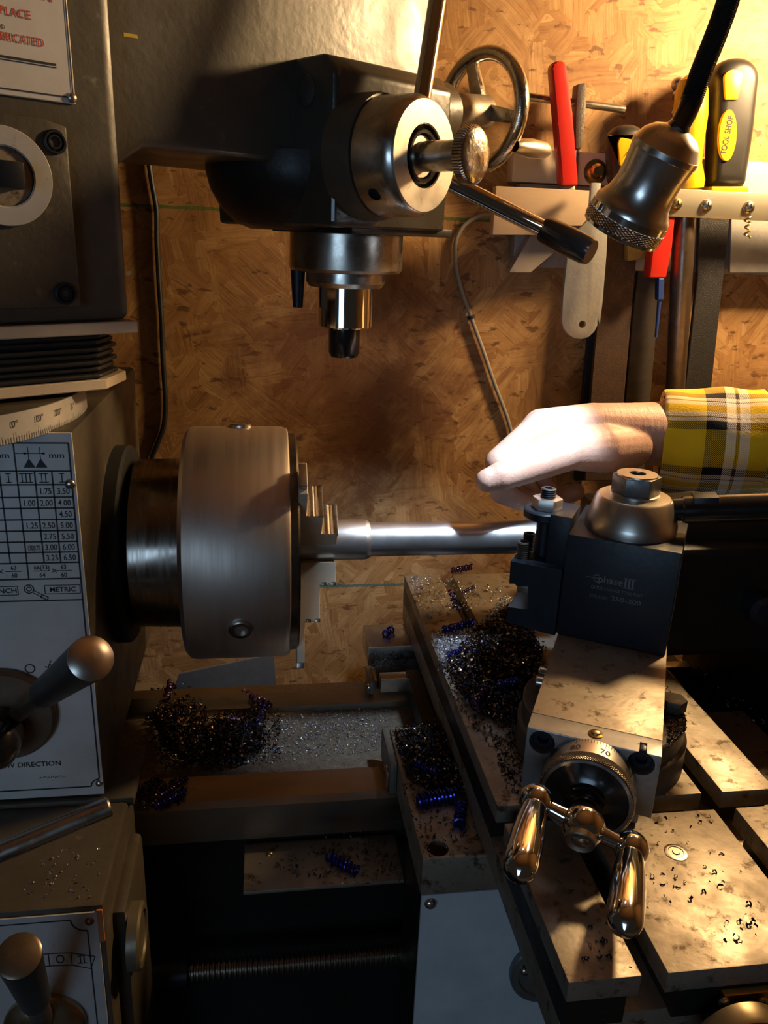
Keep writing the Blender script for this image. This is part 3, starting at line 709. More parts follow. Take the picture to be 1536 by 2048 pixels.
bko = bk.build('end_bracket', surf('blue_grey_steel', (.36,.36,.36), (.27,.26,.25), .45, .7, 50, .1, spots=(.10,.09,.08), spotlevel=.66), t, cut=cuts)
for a, c in (sc1, sc2):
    M().lathe([(0, .0001), (0, .0064), (.005, .0064), (.006, .0058), (.006, .0033), (.002, .0032), (.002, .0001)], CF.p(a, .010, c), -cv, 24).build('socket_screw', MT['blacksteel'], bko)
nip = CF.on(1191, 1469, 2, 0)
M().lathe([(0, .0042), (.0006, .0042), (.0012, .003), (.002, .0026), (.0026, .0015), (.0027, .0001)], CF.p(nip[0], nip[1], 0), EZ, 24).build('oil_nipple', MT['brass'], t)
# dial
dcn = cf(1174, 1583, -.012); dr = .0262
dco = CF.p(dcn[0], 0, dcn[1])
M().lathe([(.0, .020), (.0, dr), (.0125, dr), (.0130, dr-.0008)], dco, -cv, 96, ref=EZ).build('graduated_dial', MT['satin'], t)
M().lathe([(.0128, dr-.0008), (.0132, dr+.0004), (.0178, dr+.0004), (.0190, dr-.0005)], dco, -cv, 120, ref=EZ).build('knurled_ring', MT['knurl_dial'], t)
M().lathe([(.0188, dr-.0006), (.0195, dr-.0012), (.0195, dr-.0030), (.0180, dr-.0034)], dco, -cv, 96).build('dial_rim', surf('blue_steel_rim', (.30,.31,.33), (.24,.25,.27), .3, .9, 60), t)
M().lathe([(.0180, dr-.0032), (.0180, .016), (.0200, .011), (.0230, .0105), (.0235, .0098), (.0300, .0095), (.0300, .0001)], dco, -cv, 64).build('dial_hub', MT['blackgloss'], t)
for k in range(6):
    a = k*math.pi/3+.3
    M()
M().prism([(.0108*math.cos(k*math.pi/3+.3), .0108*math.sin(k*math.pi/3+.3)) for k in range(6)], .0205, .0290, Fr(dco, cu, EZ, -cv), .0006).build('lock_nut', MT['blacksteel'], t)
def dialfn(u, w): 
    a = u/dr; return dco - cv*w + (EZ*math.cos(a) + cu*math.sin(a))*(dr+.0003)
pr = Print(lambda u, w: dialfn(u, w))
st_ = .00165
for k in range(-28, 30):
    L = .0052 if k % 10 == 4 else (.0042 if k % 5 == 4 else .0030)
    pr.line((k*st_, .0003), (k*st_, L), .00028)
for k, s_ in ((-6, '80'), (4, '70'), (14, '60')):
    vs, fs = glyphs(s_, .006); kk = .0042/.69; w_ = max(v[0] for v in vs)*kk
    pr.m.add([dialfn(k*st_ + a*kk - w_/2, .0106 - b*kk) for a, b in vs], fs)
pr.build('dial_numbers', MT['ink'], t)
mk = CF.on(1191, 1487, 1, 0)
pr = Print(lambda u, w: CF.p(u, -.0003, w)); pr.line((mk[0], mk[2]+.002), (mk[0], mk[2]-.0015), .0004); pr.build('index_mark', MT['ink'], t)
# crank with ball ends and grips
vb = -.040
c0 = CF.p(*CF.on(1166, 1650, 1, vb)); cL = CF.p(*CF.on(1072, 1601, 1, vb)); cR = CF.p(*CF.on(1263, 1697, 1, vb))
cb = M().ball(c0, .0118, 32, 20); ob = cb.build('crank_ball', MT['chrome'], t)
M().lathe([(.0085, .0085), (.0112, .0080), (.0116, .0072), (.0110, .0060), (.0105, .0030), (.0070, .0025), (.0070, .0001)], c0, -cv-EZ*.25, 32).build('crank_bolt', MT['steel'], ob)
M().cyl(c0 + cv*.02, c0, .0062, seg=24).build('crank_neck', MT['blacksteel'], t)
for P_, nm in ((cL, 0), (cR, 1)):
    M().tube([c0, (c0*2+P_)/3, (c0+P_*2)/3, P_], [.0056, .0048, .0042, .0044], 20).build('crank_arm', MT['chrome'], t)
    M().ball(P_, .0092, 28, 16).build('end_ball', MT['chrome'], t)
for P_, tip in ((cL, (1040, 1735)), (cR, (1250, 1842))):
    T_ = CF.p(*CF.on(tip[0], tip[1], 1, vb-.052)); d_ = (T_-P_).normalized(); Lg = (T_-P_).length
    M().lathe([(.002, .0062), (.0065, .0064), (Lg*.22, .0072), (Lg*.42, .0082), (Lg*.62, .0087), (Lg*.90, .0087), (Lg, .0084), (Lg+.003, .0074), (Lg+.0058, .0048), (Lg+.0072, .0001)], P_, d_, 40).build('crank_grip', MT['chrome'], t)
# clamp bolt on the swivel base
cbp = onZ(1345, 1420, CZ+.035)
M().prism([(.0085*math.cos(k*math.pi/3), .0085*math.sin(k*math.pi/3)) for k in range(6)], .0005, .009, Fr((cbp.x, cbp.y, CZ+.035), cu, cv, EZ), .0006).build('clamp_bolt', MT['castg'], t)
for px, py in ((1085, 1294), (1084, 1340)):
    pz_ = CF.on(px, py, 0, -hw-.004); o_ = CF.p(-hw, pz_[1], -.010); M().lathe([(0, .0042), (.005, .0042), (.006, .0034), (.006, .0001)], o_, -cu, 20).build('gib_screw', MT['steel'], t)
# ------------------------------------------------------------------ quick change tool post
ta = math.radians(-31)
tu, tv = V((math.cos(ta), math.sin(ta), 0)), V((-math.sin(ta), math.cos(ta), 0))
A_ = onZ(1112, 1267, PZ)
TF = Fr(A_, tu, tv, EZ); tw, th_ = .0750, .0765
t = thing('tool_post', 'black square quick change tool post with silver cone cap and lever', 'tool post', TF.p(tw/2, tw/2, 0))
body = M().box((0, 0, .0003), (tw, tw, th_), .0010, TF).build('post_body', MT['blacksteel'], t)
pr = Print(lambda u, z: TF.p(u, -.0003, z))
def tp(px, py): a = TF.on(px, py, 1, 0); return a[0], a[2]
x, z = tp(1190, 1158); wd = tp(1282, 1162)[0]-x
w_ = pr.text('phase', x+.002, z-.0015, .0052, 'L', .012, .98)
x2 = x+.002+w_+.001
for k in range(3): pr.rect(x2+k*.0024, z-.0020, x2+k*.0024+.0013, z+.0042)
pr.line((x2-.0008, z+.0046), (x2+.0072, z+.0046), .0005); pr.line((x2-.0008, z-.0024), (x2+.0072, z-.0024), .0005)
pr.line((x-.006, z+.001), (x+.002, z+.001), .0005); pr.line((x-.001, z+.003), (x+.003, z+.003), .0004); pr.line((x-.001, z-.001), (x+.003, z-.001), .0004); pr.ring((x+.002, z+.001), .0032, .0005, 1.6, 4.7, 12)
x, z = tp(1182, 1171); w2 = tp(1287, 1181)[0]-x
pr.text('QUICK CHANGE TOOL POST', x, z-.0016, .0023, 'L', .004, w2/(glyphs('QUICK CHANGE TOOL POST', .004) and max(v[0] for v in glyphs('QUICK CHANGE TOOL POST', .004)[0])*.0023/.69))
x, z = tp(1180, 1188); w3 = tp(1217, 1190)[0]-x; pr.text('STOCK NO.', x, z-.0020, .0023, 'L', .004, w3/(max(v[0] for v in glyphs('STOCK NO.', .004)[0])*.0023/.69))
x, z = tp(1222, 1194); w2 = tp(1283, 1199)[0]-x
pr.text('250-200', x, z-.0022, .0032, 'L', .004, w2/(max(v[0] for v in glyphs('250-200', .004)[0])*.0032/.69))
pr.build('engraving', MT['engrave'], body)
# cap: find the cone centre above the post
cc_ = TF.p(tw*.50, tw*.46, th_)
M().lathe([(0, .0315), (.005, .0318), (.0075, .0312), (.0230, .0262), (.0245, .0245), (.0248, .0150), (.0248, .0001)], cc_, EZ, 96).build('cone_cap', MT['satin'], t)
M().lathe([(.0246, .0168), (.0265, .0168), (.0268, .0160), (.0268, .0001)], cc_, EZ, 48).build('washer', MT['steel'], t)
nut = M().prism([(.0168*math.cos(k*math.pi/3+.18), .0168*math.sin(k*math.pi/3+.18)) for k in range(6)], .0266, .0395, Fr(cc_, tu, tv, EZ), .0012, 2)
nut.build('hex_nut', surf('worn_nut', (.22,.21,.20), (.13,.125,.12), .4, .9, 90), t, cut=M().cyl(cc_+EZ*.03, cc_+EZ*.05, .0052, seg=28))
M().lathe([(.0393, .0140), (.0404, .0138), (.0405, .0056), (.0396, .0054)], cc_, EZ, 48).build('nut_face', MT['satin'], t)
# lever
l0 = cc_ + EZ*.0125; l1 = dep(1600, 1012, .545)
ld = (l1-l0).normalized()
M().cyl(l0 + ld*.024, l0 + ld*.034, .0085, seg=32).build('lever_collar', MT['blackgloss'], t)
M().cyl(l0 + ld*.033, l1, .0098, seg=36, ch=.001).build('lever_bar', MT['blackgloss'], t)
M().box((-.0075, -.0075, .040), (.0075, .0104, .056), .0006, Fr(l0, ld.cross(EZ).normalized(), -ld.cross(ld.cross(EZ)).normalized(), ld)).build('lever_flat', MT['blacksteel'], t)
# ------------------------------------------------------------------ tool holder
vf = .004
def thp(px, py): a = TF.on(px, py, 1, vf); return a[0], a[2]
t = thing('tool_holder', 'black slotted tool holder clamped to the left of the tool post', 'tool holder', TF.p(-.02, .03, .005))
pl = [thp(*p) for p in ((1013, 1246), (1101, 1270), (1112, 1138), (1021, 1121), (1018, 1168), (1030, 1168), (1031, 1172), (1056, 1174), (1055, 1220), (1014, 1214))]
ur = -.0012
pl[1] = (ur, pl[1][1]); pl[2] = (ur, pl[2][1])
M().prism([(a, b) for a, b in pl], -vf-.062, -vf, Fr(A_, tu, EZ, -tv), .0005, 1).build('holder_body', MT['blacksteel'], t)
zt2 = (pl[2][1]+pl[3][1])/2
M().box((-.0155, .012, zt2-.004), (.0, .046, th_+.008), .0008, TF).build('dovetail_block', MT['blacksteel'], t)
tb = thp(1042, 1190)
M().box((pl[8][0]-.0105, vf+.005, pl[8][1]+.0105), (pl[8][0], vf+.070, pl[7][1]-.0005), .0004, TF).build('tool_bit', MT['steel'], t)
def screw_at(px, py, v, z0, z1, r, name, mat):
    a = TF.on(px, py, 1, v); o = TF.p(a[0], v, z0)
    pf = []
    n = int((z1-z0)/.0016)
    for i in range(n): pf += [(i*.0016, r*.9), (i*.0016+.0008, r)]
    pf += [(n*.0016, r*.9), (n*.0016, r*.55), (n*.0016-.003, r*.5), (n*.0016-.003, .0001)]
    return M().lathe([(0, .0001)]+pf, o, EZ, 20).build(name, mat, t, smooth=20)
screw_at(1045, 1110, .014, zt2-.002, zt2+.0135, .0046, 'set_screw', MT['castg'])
screw_at(1057, 1090, .034, zt2-.002, zt2+.0130, .0046, 'set_screw', MT['blacksteel'])
sa = TF.on(1087, 1080, 1, .028); so = TF.p(sa[0], .028, zt2-.002)
zs = lambda py: TF.on(1090, py, 1, .028)[2]
M().cyl(so, TF.p(sa[0], .028, zs(1010)), .0062, seg=24).build('adjusting_stud', MT['blacksteel'], t)
zk = zs(1034)
so2 = TF.p(TF.on(1093, 1020, 1, .028)[0], .028, 0)
M().lathe([(0, .0001), (0, .0150), (.001, .0163), (.0058, .0163), (.0068, .0152), (.0068, .0001)], V((so2.x, so2.y, PZ+zk)), EZ, 64).build('thumb_wheel', MT['blacksteel'], t)
zn = zk+.0068
M().prism([(.0112*math.cos(k*math.pi/3+.1), .0112*math.sin(k*math.pi/3+.1)) for k in range(6)], zn, zn+.0085, Fr((so2.x, so2.y, PZ), tu, tv, EZ), .0009).build('lock_nut', MT['satin'], t)
pf = [(0, .0001)]
for i in range(5): pf += [(i*.0015, .0050), (i*.0015+.0007, .0056)]
pf += [(.0072, .0048), (.0072, .0030), (.005, .0028), (.005, .0001)]
M().lathe(pf, V((so2.x, so2.y, PZ+zn+.0083)), EZ, 24).build('stud_thread', MT['blacksteel'], t, smooth=20)
# ------------------------------------------------------------------ chuck and workpiece
t = thing('lathe_chuck', 'large steel three-jaw lathe chuck gripping the bright bar', 'chuck', (0, 0, -.088))
M().lathe([(-.0744, .0001), (-.0744, .058), (-.0700, .063), (-.034, .0640), (-.034, .0001)], (0,0,0), EX, 96).build('back_plate', surf('dark_turned_steel', (.30,.27,.23), (.22,.19,.16), .24, 1, 30, stretch=(8,.4,.4)), t)
M().lathe([(-.0345, .0001), (-.0345, .084), (-.0315, .0872), (-.028, .088), (.036, .088), (.0395, .0868), (.0405, .0855), (.0405, .0001)], (0,0,0), EX, 128).build('chuck_body', surf('turned_chuck_steel', (.66,.56,.48), (.55,.47,.40), .46, 1, 20, rvar=.06, stretch=(10,.3,.3)), t)
M().lathe([(.0404, .0001), (.0404, .0835), (.0455, .0830), (.0470, .0815), (.0470, .0001)], (0,0,0), EX, 128).build('face_ring', surf('dark_chuck_face', (.22,.19,.16), (.15,.13,.11), .3, 1, 40), t)
jm = surf('jaw_steel', (.66,.54,.40), (.54,.44,.32), .5, .25, 40)
def jaw(ang):
    r = V((0, math.sin(ang), math.cos(ang))); w = EX.cross(r)
    f = Fr((0,0,0), EX, r, w)
    P_ = [(.046, .0162), (.0762, .0162), (.0762, .034), (.0715, .034), (.0710, .0326), (.0700, .034), (.0640, .034), (.0640, .0620), (.0590, .0620), (.0585, .0606), (.0575, .0620), (.0520, .0620), (.0520, .0930), (.046, .0930)]
    o = M().prism(P_, -.0125, .0125, f, .0004, 1).build('jaw', jm, t)
    for x in (.0650, .0725, .0530, .0600):
        rr = .0343 if x > .064 else .0623
        M().box((x+.0004, rr-.003, -.0128), (x+.0042, rr, .0128), .0006, f).build('jaw_tooth', MT['steel'], o)
    M().box((.046, .0930, -.009), (.0515, .0980, .009), .0006, f).build('jaw_end', MT['steel'], o)
for a in (198, 198-120, 198+120): jaw(math.radians(a))
for a in (8, 128, 248):
    r = V((0, math.sin(math.radians(a)), math.cos(math.radians(a))))
    M().lathe([(.0868, .0085), (.0895, .0085), (.0902, .0078), (.0902, .0050), (.087, .0048)], V((.006,0,0)), r, 28).build('key_socket', MT['steel'], t)
wp = M().lathe([(.0475, .0001), (.0475, .0158), (.0995, .0158), (.1022, .0152), (.1037, .0140), (.1037, .0134), (.262, .0134), (.263, .0125), (.263, .0001)], (0,0,0), EX, 72)
tag(wp.build('steel_workpiece', MT['steel_br'], loc=(.15, 0, -.0158)), 'bright round steel bar held in the chuck, being turned', 'workpiece')
# ------------------------------------------------------------------ tailstock
t = thing('tailstock', 'tailstock behind the tool post, its shadow painted black', 'tailstock', (.5, 0, BZ))  # black colour stands in for the shade on the tailstock
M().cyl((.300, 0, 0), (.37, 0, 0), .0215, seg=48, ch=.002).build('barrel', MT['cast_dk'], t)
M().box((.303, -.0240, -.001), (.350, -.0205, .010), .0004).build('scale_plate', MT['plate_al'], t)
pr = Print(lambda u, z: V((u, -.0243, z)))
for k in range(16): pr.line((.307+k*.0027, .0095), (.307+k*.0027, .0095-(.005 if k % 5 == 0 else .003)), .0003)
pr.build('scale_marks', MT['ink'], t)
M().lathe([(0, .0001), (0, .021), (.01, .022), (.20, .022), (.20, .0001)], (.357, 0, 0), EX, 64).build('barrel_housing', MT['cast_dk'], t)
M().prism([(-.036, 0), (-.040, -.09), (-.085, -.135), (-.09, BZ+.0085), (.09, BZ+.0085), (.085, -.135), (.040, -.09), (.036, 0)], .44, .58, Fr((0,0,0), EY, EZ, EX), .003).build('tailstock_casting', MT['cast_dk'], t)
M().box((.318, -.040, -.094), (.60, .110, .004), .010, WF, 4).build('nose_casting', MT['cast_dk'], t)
M().lathe([(0, .012), (.018, .013), (.022, .010), (.022, .0001)], (.415, -.039, -.045), -EY, 32).build('clamp_knob', MT['blacksteel'], t)
# ------------------------------------------------------------------ milling column (swivelled 34 degrees)
B0 = -.045                                     # column front face
t = thing('milling_column', 'dark painted milling column with arm and warning plate', 'milling column', UF.p(-.33, .05, .17))
def ub(px, py, b): return UF.on(px, py, 1, b)
ac = (ub(214, 0, B0)[0]+ub(270, 643, B0)[0])/2; zc0 = ub(270, 640, B0)[2]
M().box((-.46, B0, zc0), (ac, .13, .62), .007, UF, 4).build('column_body', MT['cast'], t)
# arm: side profile extruded through its thickness
AB = -.027
pts = [ub(*p, AB) for p in ((236, 352), (292, 294), (566, 322))]
UFa = Fr(SP, e1, EZ, -e2)
zr_ = pts[1][2]
M().prism([(ac-.03, pts[0][2]), (ac-.002, pts[0][2]), (pts[1][0], zr_), (.050, zr_-.001), (.062, zr_+.02), (.062, .475), (.035, .52), (ac-.03, .60)], -.115, -AB, UFa, .006, 3).build('arm', MT['cast'], t)
# rounded underside of the arm
bc = UF.p(-.022, .018, 0)
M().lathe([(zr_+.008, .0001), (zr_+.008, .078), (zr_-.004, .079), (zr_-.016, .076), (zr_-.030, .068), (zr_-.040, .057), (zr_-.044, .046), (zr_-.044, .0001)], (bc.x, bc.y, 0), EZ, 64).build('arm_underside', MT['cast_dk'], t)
# warning plate
WB = B0-.0016
wp0 = ub(152, 209, WB); wtop = .36
wpl = M().prism([(-.42, wp0[2]+.0), (wp0[0], wp0[2]), (ub(133, 0, WB)[0], wtop), (-.42, wtop)], -B0+.0001, -WB, UFa, .0004, 1).build('warning_plate', MT['plate'], t)
pr = Print(lambda a, z: UF.p(a, WB-.0003, z))
def wq(px, py): q = ub(px, py, WB); return q[0], q[2]
def wtext(s_, pxr, pyb, pxl, known, h):
    a, z = wq(pxr, pyb); vs, fs = glyphs(known, .012); k = h/.69
    wk = max(v[0] for v in vs)*k; al, _ = wq(pxl, pyb); sx = (a-al)/wk
    p2 = Print(lambda a_, z_: UF.p(a_, WB-.0003, z_)); p2.text(s_, a, z, h, 'R', .012, sx); return p2.m
h_ = wq(30, 65)[1]; hh = abs(wq(40, 24)[1]-wq(40, 41)[1])
red = M()
for s_, pxr, pyb, pxl, kn in (('LUBRICATION', 104, 5, 62, 'ON'), ('IN PLACE', 62, 40, 0, 'PLACE'), ('LUBRICATED', 88, 95, 0, 'BRICATED')):
    q = wtext(s_, pxr, pyb, pxl, kn, hh); red.add(q.v, q.f)
red.build('red_lettering', MT['redink'], wpl, smooth=None, recalc=False)
za = wq(112, 130)[1]; zb2 = wq(112, 134)[1]; xe = wq(112, 130)[0]
pr.line((-.41, za), (xe, za), .0011); pr.line((-.41, zb2-.0004), (xe, zb2-.0004), .0005)
bx, bz = wq(146, 196); pr.line((-.41, bz), (bx, bz), .0007); pr.line((bx, bz), (wq(129, 0)[0], wtop), .0007)
pr.text('©', wq(0, 55)[0], wq(4, 58)[1], .002, 'L')
pr.build('border_lines', MT['ink'], wpl)
rv = wq(144, 196); dome(UF.p(rv[0], WB, rv[1]), -e2, .0026, MT['steel'], 'rivet', wpl)
# cover panel with socket screws, ring and square-headed bolt
CB = B0-.008
p1 = ub(135, 254, CB); p2 = ub(161, 614, CB); p3 = ub(0, 226, CB)
pn = M().prism([(-.42, p2[2]), ((p1[0]+p2[0])/2, p2[2]), ((p1[0]+p2[0])/2, p1[2]), ((p1[0]+p2[0])/2-.012, p1[2]+.003), (-.42, p1[2]+.006)], -B0, -CB, UFa, .0012, 2).build('cover_panel', MT['castg'], t)
for px, py in ((109, 284), (131, 587)):
    q = ub(px, py, CB); o = UF.p(q[0], CB, q[2])
    s_ = M().lathe([(-.0006, .0062), (.0010, .0062), (.0016, .0056), (.0016, .0047), (.0004, .0045), (.0004, .0040), (.0012, .0036), (.0012, .0026), (-.0004, .0024), (-.0004, .0001)], o, -e2, 24).build('socket_screw', MT['blacksteel'], pn)
q = ub(8, 353, CB); rc = UF.p(q[0], CB, q[2]); rr = abs(ub(8, 353, CB)[2]-ub(8, 452, CB)[2])
M().lathe([(-.0005, rr*.60), (-.0005, rr), (.0018, rr), (.0022, rr*.985), (.0022, rr*.63), (.0016, rr*.60)], rc, -e2, 72).build('ring_washer', MT['plate_al'], pn)
M().lathe([(-.0004, rr*.62), (.0004, rr*.60), (.0004, .0001)], rc, -e2, 40).build('bore', MT['ground'], pn)
hb = ub(30, 352, CB-.006)
M().prism([(.0092*math.cos(k*math.pi/2+.75), .0092*math.sin(k*math.pi/2+.75)) for k in range(4)], .0003, .016, Fr(UF.p(hb[0]-.005, CB, hb[2]), e1, EZ, -e2), .0008).build('square_bolt', MT['blacksteel'], pn)
# paint scratches: flecks of yellow and bare primer
for px, py, l_, c_ in ((262, 72, .009, (.55,.40,.02)), (258, 546, .003, (.6,.5,.3))):
    bq = AB if py < 200 else B0
    q = ub(px, py, bq)
    pr = Print(lambda a, z: UF.p(a, bq-.0002, z)); pr.poly([(q[0]-l_/2, q[2]-.001), (q[0]+l_/2, q[2]-.0006), (q[0]+l_*.4, q[2]+.0012), (q[0]-l_*.5, q[2]+.0010)])
    pr.build('paint_fleck', plain('fleck_%d' % px, c_, .5), t)
# ------------------------------------------------------------------ bellows between column and turret
t = thing('rubber_bellows', 'pleated black rubber bellows between two pale strips under the column', 'bellows', UF.p(-.30, .02, .136))
def strip(a1, ch_, b, z0, z1): return [(-.45, b), (a1-ch_, b), (a1, b+ch_), (a1, .10), (-.45, .10)], z0, z1
q = ub(272, 655, B0-.001); z1_ = zc0-.0005
pl_, z0, z1 = strip(q[0]+.001, .0005, B0-.002, q[2]-.003, z1_)
cream = surf('cream_strip', (.62,.52,.38), (.52,.42,.29), .5, 0, 40)
M().prism(pl_, z0, z1, UF, .0006, 1).build('top_strip', cream, t)
q2 = ub(213, 765, B0+.004); zl0 = q2[2]-.0042
pl_, z0b, z1b = strip(q2[0]+.024, .024, B0+.004, zl0, zl0+.0062)
M().prism(pl_, z0b, z1b, UF, .0006, 1).build('bottom_strip', cream, t)
n_ = 7; hz = (z0-z1b)/n_
for k in range(n_):
    zz = z1b + hz*k; o = .0022 if k % 2 else 0
    q3 = q2[0]+.018
    P_ = [(-.45, B0+.006+o), (q3-.020, B0+.006+o), (q3-o, B0+.026), (q3-o, .09), (-.45, .09)]
    M().prism(P_, zz+.0006, zz+hz-.0006, UF, hz*.33, 2).build('pleat', MT['rubber'], t)
M().prism([(-.44, B0+.011), (q2[0]-.006, B0+.011), (q2[0]+.010, B0+.028), (q2[0]+.010, .085), (-.44, .085)], z1b, z0, UF).build('core', MT['hole'], t)
# ------------------------------------------------------------------ milling head
t = thing('milling_head', 'dark milling head with chromed feed levers, handwheel and spindle', 'milling head', UF.p(0, 0, .13))
HB = -.070
aL = (ub(672,150,HB)[0]+ub(665,300,HB)[0])/2; aR = ub(890, 200, HB)[0]+.008; zt = ub(672, 135, HB)[2]+.010
# body: plan prism with a chamfered top edge
bm_ = bmesh.new()
prof = [(HB, .2305), (HB, zt-.010), (HB+.012, zt), (.075, zt), (.075, .2305)]
M().prism([(b, z) for b, z in prof], aL, aR, Fr(SP, e2, EZ, e1), .004, 3).build('head_casting', MT['head'], t)
q = ub(655, 180, HB)
M().lathe([(0, .010), (.0012, .010), (.0016, .009), (.0016, .0001)], UF.p(aL+.0005, HB+.030, .315), -e1, 28).build('side_cap', MT['head'], t)
M().box((aL+.02, HB+.004, .2265), (aR+.012, .03, .2325), .001, UF).build('bottom_flange', MT['cast_dk'], t)
# spindle nose
M().lathe([(.2300, .0001), (.2300, .0445), (.2005, .0448), (.1985, .0435), (.1978, .040), (.1978, .0001)], SP, EZ, 80).build('spindle_collar', surf('turned_collar', (.46,.42,.36), (.36,.32,.27), .28, 1, 30), t)
M().lathe([(.1982, .0001), (.1982, .0315), (.1900, .0315), (.1865, .0290), (.1865, .0001)], SP, EZ, 64).build('bearing_cap', MT['steel'], t)
M().lathe([(.1870, .0001), (.1870, .0222), (.1560, .0222), (.1548, .0212), (.1548, .0001)], SP, EZ, 64).build('quill', MT['chrome'], t)
M().lathe([(.1552, .0001), (.1552, .0130), (.1345, .0128), (.1310, .0110), (.1310, .0001)], SP, EZ, 40).build('collet_nut', MT['blackgloss'], t)
kp = UF.p(-.028, .026, .199); M().cyl(kp, kp+V((0,0,-.03)), .006, .004, seg=16).build('depth_stop', MT['blacksteel'], t)
# feed hub
ah = ub(845, 312, -.115)[0]; zh = ub(845, 312, -.115)[2]
hdir = Matrix.Rotation(math.radians(9.5), 3, 'Z') @ (-e2)
ho = UF.p(*ub(849, 313, -.115)) - hdir*.1155
M().lathe([(.062, .0001), (.062, .0400), (.080, .0395), (.084, .0385), (.084, .0001)], ho, hdir, 80).build('hub_base', MT['castg'], t)
hubo = M().lathe([(.0835, .0001), (.0835, .0350), (.0850, .0372), (.109, .0368), (.1145, .0345), (.1155, .0335), (.1155, .0190), (.1080, .0185), (.1080, .0001)], ho, hdir, 96)
hcn = ho + hdir*.0975
hd = -(Matrix.Rotation(math.radians(90), 3, 'Z') @ hdir)*.62 - EZ*.55 ; hd.normalize()
hub = hubo.build('feed_hub', MT['steel'], t, cut=M().cyl(hcn+hd*.028, hcn+hd*.05, .0046, seg=24))
M().lathe([(.1154, .0335), (.1162, .0333), (.1162, .0196), (.1150, .0192)], ho, hdir, 96).build('hub_face', surf('pale_hub_face', (.66,.60,.50), (.56,.50,.41), .4, .7, 50, spots=(.3,.25,.2), spotlevel=.66), hub)
M().lathe([(.1155, .0194), (.1090, .0188), (.1090, .0165), (.1150, .0163), (.1156, .0155), (.1156, .0138), (.1120, .0134)], ho, hdir, 64).build('hub_bore', MT['blackgloss'], hub)
M().lathe([(.1090, .0132), (.1130, .0130), (.1135, .0124), (.1135, .0001)], ho, hdir, 64).build('inner_ring', MT['satin'], hub)
M().lathe([(0, .0044), (.0003, .0001)], hcn+hd*.030, hd, 24).build('lever_socket', MT['hole'], hub)
kb = ho
M().cyl(kb+hdir*.112, kb+hdir*.150, .0092, seg=32).build('knob_shaft', MT['steel'], t)
kn_ = M().lathe([(.147, .0001), (.147, .0160), (.1480, .0172), (.1530, .0172), (.1542, .0160)], kb, hdir, 72).build('knob', MT['knurl_edge'], t)
M().lathe([(.1540, .0162), (.1550, .0150), (.1562, .0090), (.1566, .0001)], kb, hdir, 64).build('knob_face', MT['chrome_worn'], kn_)
# two feed levers screwed into the hub
def lever(pxe, pye, d1, root, r=.0058, tip=False):
    E_ = dep(pxe, pye, d1); dd = (E_-root).normalized()
    M().tube([root, root.lerp(E_, .5), E_], r, 28).build('feed_lever', MT['chrome'], t)
    return E_, dd
hubc = ho + hdir*.098
n1 = hit(850, 195, hubc, hdir); r1_ = hubc + (n1-hubc).normalized()*.034
E_, dd = lever(884, -60, .525, r1_)
n2 = hit(925, 380, hubc, hdir); r2_ = hubc + (n2-hubc).normalized()*.034
E_, dd = lever(1095, 462, .575, r2_, .0060)
lg = dep(1182, 505, .560); d2 = (lg-E_).normalized(); Lg = (lg-E_).length
gl = M().lathe([(-.004, .0055), (-.003, .0085), (0, .0094), (Lg*.5, .0100), (Lg*.9, .0096), (Lg, .0085), (Lg, .0001)], E_, d2, 36).build('lever_grip', MT['blackgloss'], t)
# handwheel at the end of the head
wa = .140; wc = UF.p(wa, -.006, .329)
bo = UF.p(.030, -.014, .318)
M().cyl(UF.p(aR-.01, -.014, .316), UF.p(aR+.030, -.013, .318), .0215, seg=48, ch=.002).build('wheel_boss', MT['satin'], t)
M().cyl(UF.p(aR+.029, -.013, .319), UF.p(aR+.050, -.010, .322), .0225, seg=48, ch=.002).build('wheel_dial', MT['castg'], t)
M().cyl(UF.p(aR+.048, -.009, .323), UF.p(wa+.006, -.006, .329), .0135, seg=36, ch=.002).build('wheel_hub', MT['ground'], t)
R_ = .0440; rm = M(); n = 72; k_ = 20; vs = []; fs = []
for i in range(n):
    a = 2*math.pi*i/n; d = e2*math.cos(a)+EZ*math.sin(a)
    for j in range(k_):
        b = 2*math.pi*j/k_; vs.append(wc + d*(R_+.0058*math.cos(b)) + e1*(.0066*math.sin(b)))
for i in range(n):
    for j in range(k_):
        fs.append((i*k_+j, ((i+1) % n)*k_+j, ((i+1) % n)*k_+(j+1) % k_, i*k_+(j+1) % k_))
rm.add(vs, fs).build('wheel_rim', MT['chrome_worn'], t)
for a in (70, 190, 310):
    d = e2*math.cos(math.radians(a))+EZ*math.sin(math.radians(a)); s_ = e1.cross(d)
    M().prism([(.008, -.0065), (R_-.003, -.0048), (R_-.003, .0048), (.008, .0065)], -.0032, .0032, Fr(wc, d, s_, e1), .0012).build('wheel_spoke', MT['chrome_worn'], t)
hp = UF.on(1030, 292, 0, wa); hp = UF.p(*hp)
M().lathe([(0, .0045), (.004, .0060), (.020, .0078), (.038, .0070), (.043, .0050), (.0435, .0001)], hp, e1, 28).build('wheel_handle', MT['satin'], t)
